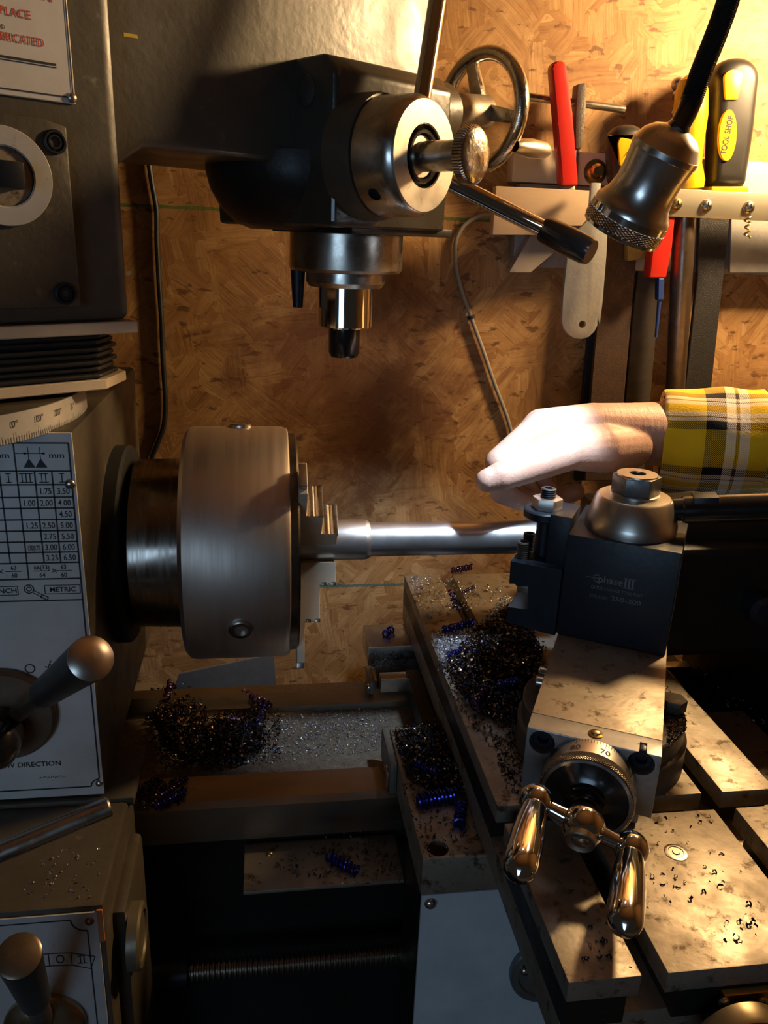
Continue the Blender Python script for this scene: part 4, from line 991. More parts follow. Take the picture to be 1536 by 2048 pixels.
# ------------------------------------------------------------------ gooseneck lamp
t = thing('work_lamp', 'silver work lamp head with knurled rim on a black gooseneck', 'lamp', dep(1290, 360, .6))
L0 = dep(1357, 256, .465); ldn = V((-.100, .135, -.330)).normalized(); LL = .0640; L1 = L0+ldn*LL; k_ = .79
def lsc(pf): return [(a, r*k_) for a, r in pf]
hsh = M().lathe(lsc([(-.003, .0075), (0, .0090), (.0025, .0170), (.0065, .0225), (.0118, .0258), (.0122, .0264), (.0156, .0264), (.0160, .0257), (LL*.42, .0238), (LL*.55, .0236), (LL*.66, .0254), (LL*.73, .0288), (LL*.76, .0306), (LL*.80, .0310), (LL*.80, .0290)]), L0, ldn, 72)
hsh.build('lamp_shell', surf('brushed_lamp_shell', (.74,.70,.65), (.66,.62,.57), .26, 1, 40, rvar=.04, stretch=(1,1,1)), t)
M().lathe(lsc([(LL*.795, .0290), (LL*.80, .0312), (LL*.86, .0315)]), L0, ldn, 72).build('band', MT['chrome'], t)
M().lathe(lsc([(LL*.86, .0308), (LL*.865, .0318), (LL*.965, .0318), (LL*.97, .0308)]), L0, ldn, 96).build('knurled_rim', MT['knurl_lamp'], t)
M().lathe(lsc([(LL*.965, .0308), (LL*.97, .0314), (LL*1.0, .0312), (LL*1.005, .0298), (LL*.97, .0285), (LL*.93, .0270)]), L0, ldn, 72).build('lens_ring', MT['chrome'], t)
lm, nt, bs = nmat('led_lens'); bs.inputs['Emission Color'].default_value = (.75,.86,1,1); bs.inputs['Emission Strength'].default_value = 6.0
M().lathe(lsc([(LL*.93, .0272), (LL*.92, .0001)]), L0, ldn, 48).build('led_lens', lm, t)
path = [dep(1352,266,.464), dep(1378, 215, .465), dep(1400, 150, .460), dep(1428, 80, .455), dep(1455, 5, .450), dep(1474, -70, .446), dep(1500, -180, .445), dep(1560, -330, .47), dep(1700, -420, .58), V((.62, WALLY-.004, .62))]
def smooth_path(P, n=10):
    out = []
    for i in range(len(P)-1):
        p0 = P[max(i-1,0)]; p1 = P[i]; p2 = P[i+1]; p3 = P[min(i+2,len(P)-1)]
        for k in range(n):
            s = k/n; out.append(.5*((2*p1)+(p2-p0)*s+(2*p0-5*p1+4*p2-p3)*s*s+(3*p1-p0-3*p2+p3)*s**3))
    out.append(P[-1]); return out
sp = smooth_path(path, 34)
M().tube(sp[:46], .0061, 24).build('neck_sleeve', MT['blackgloss'], t)
sp2 = sp[40:]; M().tube(sp2, [.0057 + .0007*(i % 2) for i in range(len(sp2))], 20).build('gooseneck', MT['rubber'], t, smooth=60)
o = light('work_lamp_light', 'SPOT', L0 + ldn*(LL*1.0), 4.8, (.62, .79, 1.0), spot_size=math.radians(56), spot_blend=.50, shadow_soft_size=.010)
o.rotation_euler = V((-.085, .180, -.340)).to_track_quat('-Z', 'Y').to_euler()
# assumed unseen bulb on an added fitting, carries the warm light, above and right of the frame
t = thing('assumed_bulb', 'assumed glowing bare bulb on an added black wall arm right of the tool rack', 'light bulb', BULB + V((0,.10,.10)))
M().tube([V((BULB.x, WALLY, BULB.z+.13)), V((BULB.x, BULB.y+.06, BULB.z+.13)), V((BULB.x, BULB.y+.01, BULB.z+.11)), V((BULB.x, BULB.y, BULB.z+.075))], .006, 16).build('arm', MT['black'], t)
M().cyl(V((BULB.x, BULB.y, BULB.z+.08)), V((BULB.x, BULB.y, BULB.z+.035)), .017, .019, seg=28, ch=.002).build('socket', MT['black'], t)
bm_, nt, bs = nmat('glowing_bulb'); bs.inputs['Base Color'].default_value = (0,0,0,1); bs.inputs['Emission Color'].default_value = (*BULB_COLOR, 1); bs.inputs['Emission Strength'].default_value = BULB_STRENGTH
M().lathe([(-.035, .0001), (-.032, .014), (-.024, .0255), (-.012, .033), (0, .035), (.012, .033), (.024, .0255), (.034, .016), (.036, .0001)], BULB, EZ, 24).build('bulb', bm_, t)
# ------------------------------------------------------------------ wall: cords
c1 = [onY(*p, WALLY-.004) for p in ((292, 200), (296, 300), (303, 360), (313, 420), (314, 480), (318, 560), (323, 640), (326, 720), (331, 800), (328, 850), (316, 885), (303, 918), (296, 960))]
tag(M().tube(smooth_path(c1, 6), .0026, 10).build('black_cord', MT['cord']), 'thin black cord hanging down the board wall behind the arm', 'cord')
c2 = [onY(*p, WALLY-.004) for p in ((1000, 430), (960, 432), (925, 455), (910, 495), (918, 560), (942, 634), (966, 700), (990, 770), (1016, 840), (1030, 900), (1040, 960))]
cdp = thing('grey_cord', 'thin grey cord with a black tie sagging down the board wall', 'cord', c2[-1])
M().tube(smooth_path(c2, 6), .0022, 10).build('cable', MT['greycord'], cdp)
M().tube([c2[5]+V((-.0005,0,.0015)), c2[5]+V((.0005,0,-.0015))], .0042, 12).build('tie', MT['cord'], cdp)
# ------------------------------------------------------------------ wall: tool rack
RY = WALLY-.022                                # front of back board
t = thing('tool_rack', 'wall tool rack of pale board and screwed front strips', 'tool rack', onY(1290, 545, RY))
w_ = lambda px, py, y: onY(px, py, y)
a0 = w_(1012, 304, RY); a1 = w_(1090, 540, RY)
zt_r, zb_r = w_(1200, 306, RY).z, w_(1200, 540, RY).z
M().box((w_(1028, 304, RY).x, RY, w_(1200, 372, RY).z), (.80, WALLY-.0002, zt_r), .002).build('back_board', MT['whitewood'], t)
M().box((w_(1030, 500, RY).x, RY+.004, zb_r), (.80, WALLY-.0002, w_(1200, 372, RY).z-.0005), .002).build('lower_board', MT['clear'], t)  # grey tone paints the shade on the lower part of the board
FY = RY-.036
P_ = [(w_(*p, FY).x, w_(*p, FY).z) for p in ((992, 372), (1240, 366), (1240, 440), (1188, 500), (1150, 545), (1010, 545), (1000, 470))]
M().prism([(P_[0][0], P_[0][1]), (P_[1][0], P_[0][1]), (P_[1][0], w_(1240,452,FY).z), (w_(1120,452,FY).x, w_(1120,452,FY).z), (w_(1088,470,FY).x, w_(1088,470,FY).z), (w_(985,470,FY).x, w_(985,470,FY).z)], -.012, 0, Fr((0,FY,0), EX, EZ, -EY), .001).build('wood_front', surf('pale_pine_strip', (.55,.40,.27), (.45,.32,.21), .45, 0, 24, stretch=(.3,1,2)), t)
M().prism([(w_(1062,470,FY+.02).x, w_(1062,470,FY+.02).z), (w_(1150,470,FY+.02).x, w_(1150,470,FY+.02).z), (w_(1062,545,FY+.02).x, w_(1062,545,FY+.02).z), (w_(1018,545,FY+.02).x, w_(1018,545,FY+.02).z)], -.016, 0, Fr((0,FY+.020,0), EX, EZ, -EY), .001).build('corner_block', MT['clear'], t)
fz0, fz1 = w_(1440, 438, FY).z, w_(1440, 382, FY).z
fs_ = M().box((w_(1236, 400, FY).x, FY-.004, fz0), (.80, FY, fz1), .0008).build('metal_front', MT['alu'], t)
for px, py in ((1352, 409), (1412, 412), (1497, 415)):
    o_ = onY(px, py, FY-.004); s_ = dome(o_, -EY, .0062, MT['brass'] if px == 1352 else MT['steel'], 'screw', fs_)
    for k in (0, 1): M().box((-.0036, -.0006, 0), (.0036, .0006, .0008), 0, Fr(o_-EY*.0040, (EX if k else EZ), (EZ if k else -EX), -EY)).build('cross_slot', MT['hole'], fs_)
for x in (w_(1262,410,FY).x, .70):
    M().box((x-.008, FY, fz0+.002), (x+.008, RY, fz1-.002), .001).build('spacer', MT['wood'], t)
bo_ = onY(1190, 344, RY); M().lathe([(0, .012), (.001, .012), (.0012, .008), (.006, .0075), (.009, .005), (.0095, .0001)], bo_, -EY, 28).build('mounting_bolt', MT['brass'], t)
# ------------------------------------------------------------------ wall: tools in the rack
TY = (RY+FY)/2                                 # plane the tools hang in
def flat(pts_px, y, th, mat, name, parent, bev=.001, seg=2, cut=None):
    P_ = [(onY(*p, y).x, onY(*p, y).z) for p in pts_px]
    return M().prism(P_, -th/2, th/2, Fr((0,y,0), EX, EZ, -EY), bev, seg).build(name, mat, parent, cut=cut)
def rounded(x0, x1, y0, y1, rt, rb, tilt=0.0):   # outline of an upright grip in pixels
    out = []; n = 10
    for k in range(n+1):
        a = math.pi - math.pi/2*k/n; out.append((x0+rt+rt*math.cos(a), y0+rt-rt*math.sin(a)))
    for k in range(n+1):
        a = math.pi/2 - math.pi/2*k/n; out.append((x1-rt+rt*math.cos(a), y0+rt-rt*math.sin(a)))
    out += [(x1-rb*.4, y0+(y1-y0)*.55), (x1-rb*1.6, y1-10), (x1-rb*2.2, y1), (x0+rb*1.4, y1), (x0+rb*.8, y1-10)]
    return [(x - tilt*(y-y0), y) for x, y in out]
def file_tool(label, px, tilt, blade_px, handle, text=None, bm=MT['file']):
    t = thing('file', label, 'file', onY(*blade_px[2], TY), 'files in the wall rack')
    flat(blade_px, TY+.010, .005, bm, 'blade', t, .0008, 1)
    x0, x1, y0, y1 = handle
    hd = M().pillow([(onY(*p, TY).x, onY(*p, TY).z) for p in rounded(x0, x1, y0, y1, (x1-x0)*.46, 8, tilt)], .030, .012, Fr((0,TY,0), EX, EZ, -EY)).build('handle', MT['black'], t, smooth=50)
    cx = lambda y, f: x0+(x1-x0)*f-tilt*(y-y0)
    flat(rounded(cx(y0+26, .30), cx(y0+26, .72), y0+22, y0+82, 16, 4, tilt), TY-.0150, .0036, MT['yellow'], 'grip_inlay', hd, .0006, 2)
    if text:
        el = []
        ex, ey = cx(y0+154, .45), y0+153
        for k in range(28):
            a = 2*math.pi*k/28; el.append((ex+18*math.cos(a)-tilt*52*math.sin(a), ey+52*math.sin(a)))
        lb = flat(el, TY-.0152, .0036, MT['yellow'], 'label_oval', hd, .0005, 1)
        pr = Print(lambda x, z: V((x, TY-.0172, z))); c_ = onY(ex, ey, TY-.0172)
        pr.text(text, c_.x+.0030, c_.z, .0060, 'C', .02, .72, rot=math.radians(90-tilt*50)); pr.build('lettering', MT['ink'], lb)
    flat([(x0+6-tilt*(y1-y0), y1-3), (x1-10-tilt*(y1-y0), y1-3), (x1-8-tilt*(y1-y0), y1+10), (x0+4-tilt*(y1-y0), y1+10)], TY, .020, MT['yellow'], 'ferrule', t, .002, 2)
    return t
file_tool('file with the tall black and yellow handle marked TOOL SHOP', 0, .06, [(1398, 392), (1462, 392), (1444, 560), (1418, 800), (1398, 960), (1352, 960), (1370, 760), (1392, 560)], (1424, 1511, 118, 376), 'TOOL SHOP')
file_tool('file with the short black and yellow handle half hidden by the lamp', 0, .02, [(1222, 380), (1282, 380), (1262, 620), (1232, 960), (1168, 960), (1182, 760), (1200, 560)], (1214, 1288, 250, 372), None, surf('brown_file_steel', (.10,.062,.045), (.065,.04,.03), .5, .5, 60, .4, 700))
# plain dark file blades hanging behind
t = thing('file', 'bare dark file blade hanging below the rack, leftmost one', 'file', onY(1190, 800, WALLY-.012), 'files in the wall rack')
flat([(1192, 500), (1222, 500), (1212, 640), (1180, 960), (1148, 960), (1172, 700)], WALLY-.008, .006, MT['file'], 'blade', t, .0008, 1)
t = thing('file', 'worn grey file blade hanging below the red sheath', 'file', onY(1270, 800, WALLY-.012), 'files in the wall rack')
flat([(1286, 452), (1322, 452), (1312, 640), (1284, 960), (1236, 960), (1262, 640)], WALLY-.0085, .006, MT['filebr'], 'blade', t, .0008, 1)
# yellow-handled screwdriver with round shank
t = thing('screwdriver', 'yellow-handled screwdriver with thick round shank between lamp and file', 'screwdriver', onY(1360, 780, TY))
s0 = onY(1385, 150, TY-.004); s1 = onY(1372, 384, TY-.004); dd = (s1-s0).normalized(); Ls = (s1-s0).length
M().lathe([(0, .006), (.004, .0120), (.015, .0155), (Ls*.35, .0165), (Ls*.6, .0140), (Ls*.75, .0135), (Ls*.9, .0175), (Ls*.97, .0165), (Ls, .008)], s0, dd, 32).build('handle', MT['yellow'], t)
M().cyl(s1, onY(1340, 960, TY-.005), .0115, .0100, seg=28).build('shank', surf('brown_round_steel', (.24,.18,.13), (.15,.11,.08), .35, .9, 60), t)
t = thing('spiral_bit', 'small twisted steel bit standing beside the yellow handle', 'drill bit', onY(1357, 250, TY+.012))
tw_ = [onY(1357-6*k/20, 165+120*k/20, TY+.012) + V((.0028*math.sin(k*1.1), .0028*math.cos(k*1.1), 0)) for k in range(21)]
M().tube(tw_, .0030, 10).build('twist', MT['steel'], t)
M().ball(onY(1356, 168, TY+.012), .0065, 16, 10).build('bit_head', MT['steel'], t)
# red-handled lever tool
t = thing('red_handle_tool', 'tall red plastic handle standing left in the rack', 'hand tool', onY(1135, 375, TY))
flat([(1098, 140), (1101, 129), (1110, 123), (1121, 124), (1128, 131), (1131, 150), (1141, 230), (1152, 372), (1118, 372), (1108, 250)], TY, .016, MT['red'], 'handle', t, .004, 3)
flat([(1122, 372), (1148, 372), (1150, 430), (1126, 430)], TY, .006, MT['steel'], 'tang', t)
# T-handled tap wrench
t = thing('tap_wrench', 'dark tap wrench with a thin steel cross bar', 'tap wrench', onY(1160, 320, TY+.014))
M().cyl(onY(1053, 193, TY+.014), onY(1250, 219, TY+.014), .0036, seg=16, ch=.0008).build('cross_bar', MT['steel'], t)
flat([(1150, 170), (1168, 168), (1166, 230), (1158, 300), (1146, 300), (1146, 230)], TY+.014, .016, MT['filebr'], 'wrench_body', t, .002, 2)
M().cyl(onY(1153, 298, TY+.014), onY(1147, 400, TY+.014), .003, seg=14).build('shank', MT['steel'], t)
# grey flat spanner
t = thing('flat_spanner', 'flat grey metal spanner with a rounded holed end below the rack', 'spanner', onY(1165, 675, FY-.016))
sy = FY-.018
o_ = [(1181, 366), (1200, 366), (1197, 436), (1213, 462), (1212, 500), (1204, 600), (1198, 650)]
for k in range(9):
    a = math.radians(-10+k*190/8); o_.append((1162+36*math.cos(a)-4, 642+36*math.sin(a)))
o_ += [(1124, 600), (1134, 500), (1148, 468), (1176, 438)]
hc = onY(1163, 648, sy)
flat(o_, sy, .005, MT['wrench'], 'spanner_body', t, .0009, 2, cut=M().cyl(hc-EY*.02, hc+EY*.02, .0036, seg=20))
M().lathe([(0, .004), (.0016, .004), (.0018, .0030), (0, .0001)], onY(1188, 374, FY-.012), -EY, 16).build('hanging_pin', MT['steel'], t)
# red sheath, blue cap and yellow block below the strip
t = thing('red_sheath', 'short bright red plastic sheath hanging below the metal strip', 'sheath', onY(1310, 556, TY-.008))
flat([(1304, 430), (1344, 430), (1338, 492), (1326, 556), (1291, 556), (1298, 492)], TY-.012, .016, MT['red'], 'sheath_body', t, .003, 3)
t = thing('blue_pick', 'thin blue plastic pick hanging beside the red sheath', 'pick', onY(1316, 670, TY))
flat([(1313, 556), (1326, 556), (1324, 600), (1312, 600)], TY-.004, .008, MT['blue'], 'cap', t, .001, 1)
M().cyl(onY(1319, 598, TY-.004), onY(1312, 674, TY-.004), .0022, .0016, seg=12).build('pick_rod', MT['blue'], t)
t = thing('yellow_block', 'small dull yellow foam block behind the rack strip', 'block', onY(1270, 520, TY+.01))
flat([(1248, 448), (1296, 448), (1292, 516), (1250, 522)], TY+.006, .014, surf('yellow_foam', (.46,.32,.08), (.34,.22,.05), .8, 0, 60), 'foam', t, .002, 2)
t = thing('board_shade_sheet', 'grey sheet added for the shaded right end of the rack board', 'shade sheet', onY(1520, 545, TY))
flat([(1462, 395), (1600, 395), (1600, 545), (1458, 545)], TY+.012, .004, MT['wrench'], 'sheet', t)  # grey sheet stands in for shade on the rack board
# brass curl caught on the screw
def helix(p0, p1, r, turns, wire, seg=6, per=12):
    p0, p1 = V(p0), V(p1); d = (p1-p0); L = d.length; d.normalize()
    a = (EZ if abs(d.z) < .9 else EX); a = (a-d*a.dot(d)).normalized(); c = d.cross(a); n = int(turns*per)
    path = [p0+d*(L*i/n)+(a*math.cos(2*math.pi*i/per)+c*math.sin(2*math.pi*i/per))*r*(.85+.15*math.sin(i*.21)) for i in range(n+1)]
    return M().tube(path, wire, seg)
tag(helix(onY(1496, 432, FY-.008), onY(1494, 476, FY-.008), .0030, 3.2, .0010).build('brass_curl', MT['brass']), 'small curl of pale swarf dangling from the right-hand strip screw', 'metal curl')
# ------------------------------------------------------------------ the operator's right arm
t = thing('person', 'person in yellow plaid flannel shirt reaching in, hand closed above the bar', 'person', dep(1300, 940, .69))
hm = M()
def chain(pts):
    P_ = [dep(a, b, c) for a, b, c, r in pts]; R_ = [p[3] for p in pts]
    for i in range(len(P_)-1):
        n = 8
        hm.tube([P_[i].lerp(P_[i+1], k/n) for k in range(n+1)], [R_[i]+(R_[i+1]-R_[i])*k/n for k in range(n+1)], 20)
    for p, r in zip(P_, R_): hm.ball(p, r*1.0, 20, 12)
    return P_
chain([(1640, 892, .665, .036), (1420, 876, .684, .032), (1325, 868, .685, .0275), (1270, 866, .676, .0255)])
chain([(1300, 858, .672, .022), (1185, 850, .657, .0180), (1088, 851, .645, .0138)])
chain([(1300, 860, .690, .022), (1185, 848, .676, .0178), (1080, 851, .667, .0138)])
chain([(1300, 868, .700, .020), (1195, 868, .694, .0165), (1095, 872, .686, .0128)])
chain([(1300, 885, .702, .018), (1200, 888, .706, .0150), (1112, 895, .702, .0118)])
chain([(1170, 885, .676, .0230), (1240, 880, .682, .0240)])
ix = chain([(1088, 851, .645, .0138), (998, 924, .635, .0112), (1003, 984, .641, .0096), (1040, 1001, .645, .0082)])
chain([(1080, 851, .667, .0138), (1006, 930, .658, .0110), (1024, 990, .663, .0094), (1068, 1003, .666, .0082)])
chain([(1095, 872, .686, .0128), (1034, 950, .681, .0104), (1066, 1000, .683, .0090), (1108, 1000, .680, .0080)])
pk = chain([(1112, 895, .702, .0118), (1075, 960, .700, .0092), (1110, 996, .699, .0082), (1152, 984, .694, .0076)])
th = chain([(1262, 890, .664, .0190), (1205, 896, .650, .0205), (1142, 900, .637, .0160), (1046, 938, .621, .0122), (1000, 953, .614, .0112), (974, 961, .612, .0090)])
chain([(1205, 896, .650, .0205), (1165, 876, .652, .0165), (1120, 866, .648, .0125)])     # web between thumb and index
me = hm.mesh('hand_raw', BASE[t.name]); ho_ = bpy.data.objects.new('tmp_hand', me); COL.objects.link(ho_)
md = ho_.modifiers.new('r', 'REMESH'); md.mode = 'VOXEL'; md.voxel_size = .0014
md = ho_.modifiers.new('s', 'SMOOTH'); md.factor = .5; md.iterations = 4
dg = bpy.context.evaluated_depsgraph_get(); hme = bpy.data.meshes.new_from_object(ho_.evaluated_get(dg)); bpy.data.objects.remove(ho_)
hme.materials.clear(); hme.materials.append(MT['skin'])
for p in hme.polygons: p.use_smooth = True
hand = bpy.data.objects.new('hand', hme); COL.objects.link(hand); hand.parent = t; BASE[hand.name] = BASE[t.name]
def nail(tip, back, normal, l, w, r):
    d = (tip-back).normalized(); n = V(normal); n = (n-d*n.dot(d)).normalized(); s = d.cross(n)
    m = M(); N = 10; vs = []; fs = []
    c = tip - d*l*.30
    for i in range(N+1):
        u = -1+2*i/N
        for j in range(N+1):
            v = -1+2*j/N
            sc_ = 1.0 if u < .35 else math.sqrt(max(0, 1-((u-.35)/.75)**2))
            a = v*.85*sc_
            vs.append(c + d*(u*l/2) + s*(math.sin(a)*w/1.5) + n*(r*(.97+.05)-(1-math.cos(a))*w*.8 - .0022*max(u, 0)**2))
    for i in range(N):
        for j in range(N): fs.append((i*(N+1)+j, i*(N+1)+j+1, (i+1)*(N+1)+j+1, (i+1)*(N+1)+j))
    return m.add(vs, fs).build('nail', MT['nail'], hand, smooth=80)
tocam = (CAMP - th[-1]).normalized()
nail(th[-1], th[-2], EZ*1.0+tocam*.55-EX*.1, .0150, .0125, .0098)
nail(ix[3], ix[2], -EZ*.5+tocam*1.0, .0110, .0100, .0082)
# sleeve: cuff and upper sleeve
def sleeve(x0, x1, r0, r1, name, uoff, fold):
    m = M(); n = 64; k_ = 40; A0_ = dep(1318, 880, .690); A1_ = dep(1640, 894, .662); ax = (A1_-A0_); L = ax.length; ax.normalize()
    up = (EZ-ax*ax.z).normalized(); sd = ax.cross(up); vs, uv, fs = [], [], []
    def ring(s, r, inner=0):
        for i in range(n):
            a = 2*math.pi*i/n
            wob = 1 + .022*math.sin(3*a+s*40+fold) + .018*math.sin(5*a-s*95+1.3*fold) + .012*math.sin(2*a+s*170)
            rr = r*wob-inner
            vs.append(A0_ + ax*s + up*(math.cos(a)*rr*1.02) + sd*(math.sin(a)*rr*.92)); uv.append((i/n, s+uoff))
    prof = [(x0+.004, r0-.004, 0), (x0+.001, r0-.0025, 0), (x0, r0-.0010, 0), (x0+.001, r0, 0)]
    for k in range(1, k_): 
        s = x0+.001+(x1-x0-.002)*k/k_; prof.append((s, r0+(r1-r0)*k/k_, 0))
    prof += [(x1-.001, r1, 0), (x1, r1-.0012, 0), (x1-.001, r1-.004, 0)]
    for s, r, i_ in prof: ring(s, r, i_)
    for k in range(len(prof)-1):
        for i in range(n):
            j = (i+1) % n; fs.append((k*n+i, k*n+j, (k+1)*n+j, (k+1)*n+i))
    m.add(vs, fs, uv); return m.build(name, MT['plaid'], t, smooth=70)
cuff = sleeve(.0, .080, .0425, .0445, 'cuff', 0, 0)
sleeve(.0775, .32, .0410, .052, 'sleeve', .03, 2.1)
# ------------------------------------------------------------------ swarf
def inpoly(x, y, P_):
    r = False; j = len(P_)-1
    for i in range(len(P_)):
        if (P_[i][1] > y) != (P_[j][1] > y) and x < (P_[j][0]-P_[i][0])*(y-P_[i][1])/(P_[j][1]-P_[i][1])+P_[i][0]: r = not r
        j = i
    return r
def one_chip(m, c, s, rnd):
    r = s*rnd.uniform(.35, .7); sp_ = rnd.uniform(2.2, 5.5); n = 5; w = s*rnd.uniform(.25, .5)
    q = Matrix.Rotation(rnd.uniform(0, 6.28), 3, 'Z') @ Matrix.Rotation(rnd.uniform(-1.2, 1.2), 3, 'X') @ Matrix.Rotation(rnd.uniform(0, 6.28), 3, 'Y')
    vs = []
    for i in range(n+1):
        a = sp_*i/n; pitch = w*.9*i/n
        for e in (0, 1): vs.append(c + q @ V((r*math.cos(a), pitch+e*w-w, r*math.sin(a))))
    m.add(vs, [(2*i, 2*i+1, 2*i+3, 2*i+2) for i in range(n)])
def field(poly, z, n, smin, smax, height, name, mat, label, seed, edge=.0):
    rnd = random.Random(seed); m = M(); xs = [p[0] for p in poly]; ys = [p[1] for p in poly]; k = 0
    cx = sum(xs)/len(xs); cy = sum(ys)/len(ys)
    while k < n:
        px, py = rnd.uniform(min(xs), max(xs)), rnd.uniform(min(ys), max(ys))
        if not inpoly(px, py, poly): continue
        P_ = onZ(px, py, z); k += 1
        f = max(0, 1-max(abs(px-cx)/(max(xs)-cx), abs(py-cy)/(max(ys)-cy)))
        s = rnd.uniform(smin, smax)
        one_chip(m, P_+V((0,0,s*.35+height*math.sqrt(f)*rnd.random())), s, rnd)
    o = m.build(name, mat, smooth=70, recalc=False)
    return tag(o, label, 'metal chips', None, 'stuff')
def mound(poly, z, hgt, mat, name, label, seed, n=46):
    m = M(); P_ = [onZ(*p, z) for p in poly]; x0 = min(p.x for p in P_); x1 = max(p.x for p in P_); y0 = min(p.y for p in P_); y1 = max(p.y for p in P_)
    pl_ = [(p.x, p.y) for p in P_]; rnd = random.Random(seed); H = {}
    def dist(x, y):
        d = 9
        for i in range(len(pl_)):
            a = V(pl_[i]); b = V(pl_[(i+1) % len(pl_)]); p = V((x, y)); ab = b-a; s = max(0, min(1, (p-a).dot(ab)/ab.dot(ab))); d = min(d, (p-a-ab*s).length)
        return d
    idx = {}; vs = []; fs = []
    for i in range(n+1):
        for j in range(n+1):
            x = x0+(x1-x0)*i/n; y = y0+(y1-y0)*j/n
            if inpoly(x, y, pl_):
                d = dist(x, y); h = hgt*min(1, d/(.35*min(x1-x0, y1-y0)))**.7*(.75+.5*rnd.random())
            else: h = -.0012
            idx[i, j] = len(vs); vs.append(V((x, y, z+h)))
    for i in range(n):
        for j in range(n):
            q = [idx[i,j], idx[i+1,j], idx[i+1,j+1], idx[i,j+1]]
            if any(vs[k].z > z for k in q): fs.append(q)
    m.add(vs, fs); o = m.build(name, mat, smooth=None, recalc=False); return tag(o, label, 'metal chips', None, 'stuff')
pile = [(892, 1330), (945, 1270), (1020, 1205), (1060, 1260), (1085, 1300), (1075, 1350), (1050, 1400), (1030, 1450), (985, 1440), (945, 1420), (915, 1380)]
mound(pile, CZ, .006, MT['mound'], 'chip_mound', 'dark heap of oily chips packed against the compound rest', 3)
field(pile, CZ+.003, 2600, .0020, .0046, .007, 'chip_pile', MT['chip'], 'burnt brown and blue chips heaped beside the compound rest', 11)
sil = [(862, 1272), (900, 1262), (960, 1248), (1012, 1190), (1030, 1206), (985, 1250), (950, 1290), (930, 1330), (905, 1345), (885, 1330)]  # outline of the lamp-lit band, its brightness put into pale colour
mound(sil, CZ, .003, MT['lamplit_grit'], 'chip_mound', 'drift of fine silver dust with the lamp-lit band painted pale on the cross slide', 5, 40)
field(sil, CZ+.002, 1500, .0012, .0030, .002, 'lit_band_chips', MT['silver'], 'bright silver chips with lamp light painted into their colour on the cross slide', 12)
field([(815, 1150), (890, 1150), (935, 1170), (1010, 1175), (1000, 1200), (930, 1225), (860, 1240), (835, 1215)], CZ, 420, .0010, .0026, .001, 'scattered_chips', MT['silver'], 'fine chips strewn over the far end of the cross slide', 13)
field([(985, 1470), (1040, 1465), (1045, 1560), (1035, 1590), (1010, 1580)], CZ, 170, .0014, .0034, .001, 'scattered_chips', MT['chip'], 'dark chips strewn left of the numbered dial', 14)
sad = [(785, 1462), (845, 1452), (880, 1440), (905, 1480), (930, 1540), (945, 1590), (880, 1590), (815, 1560)]
mound(sad, SZ, .005, MT['mound'], 'chip_mound', 'dark chips banked on the saddle beside the slide wall', 6)
field(sad, SZ+.003, 900, .0018, .0042, .006, 'chip_pile', MT['chip'], 'brown chips banked on the saddle wing', 15)
field([(800, 1560), (950, 1590), (1000, 1690), (850, 1715)], SZ, 200, .0010, .0026, .0005, 'scattered_chips', MT['chip'], 'sparse chips on the front of the saddle wing', 16)
bedp = [(300, 1390), (345, 1375), (385, 1400), (420, 1445), (470, 1430), (530, 1420), (530, 1500), (470, 1530), (380, 1530), (320, 1490)]
mound(bedp, BZ-.006, .008, MT['mound'], 'chip_mound', 'dark heap of curled chips in the bed trough by the headstock', 7)
field(bedp, BZ+.000, 1300, .0022, .0052, .009, 'chip_pile', MT['chip'], 'golden brown curled chips heaped in the bed below the chuck', 17)
tro = [(330, 1470), (530, 1430), (780, 1412), (770, 1500), (540, 1528), (360, 1535)]
field(tro, BZ-.006, 1800, .0008, .0022, .001, 'trough_chips', MT['silver'], 'fine silver chips filling the trough between the ways', 18)
field([(270, 1590), (300, 1560), (375, 1560), (365, 1612), (280, 1625)], BZ-.001, 260, .0018, .0040, .004, 'chip_pile', MT['chip'], 'chips on the front way end by the headstock', 19)
field([(690, 1640), (800, 1640), (805, 1765), (640, 1770), (560, 1740)], pz, 220, .0010, .0028, .0005, 'scattered_chips', MT['chip'], 'chips strewn on the guard plate left of the apron', 20)
field([(60, 1720), (150, 1690), (210, 1700), (190, 1800), (40, 1800)], GZ, 60, .0006, .0018, .0003, 'scattered_chips', MT['silver'], 'fine bright chips on the gearbox ledge under the bar', 21)
field([(1330, 1370), (1370, 1420), (1372, 1460), (1335, 1500)], CZ+.035, 220, .0010, .0024, .0005, 'scattered_chips', MT['chip'], 'brown grit on the round swivel base', 22)
field([(1385, 1330), (1536, 1350), (1536, 1450), (1470, 1440)], SZ, 60, .0012, .0034, .0005, 'scattered_chips', MT['silver'], 'chips on the dark saddle behind the cross slide', 23)
field([(730, 1252), (800, 1255), (815, 1340), (745, 1336)], SZ-.012, 260, .0014, .0034, .006, 'chip_pile', MT['chip'], 'chips caught in the back pocket of the saddle', 24)
field([(870, 1340), (1000, 1200), (1095, 1290), (1085, 1440), (1040, 1500), (985, 1500), (930, 1440)], CZ, 700, .0012, .0034, .002, 'scattered_chips', MT['chip'], 'loose dark chips spread round the heap on the cross slide', 25)
field([(290, 1385), (360, 1372), (560, 1420), (560, 1520), (330, 1545), (300, 1480)], BZ-.004, 800, .0014, .0036, .003, 'scattered_chips', MT['chip'], 'loose golden chips spread round the heap in the bed trough', 26)
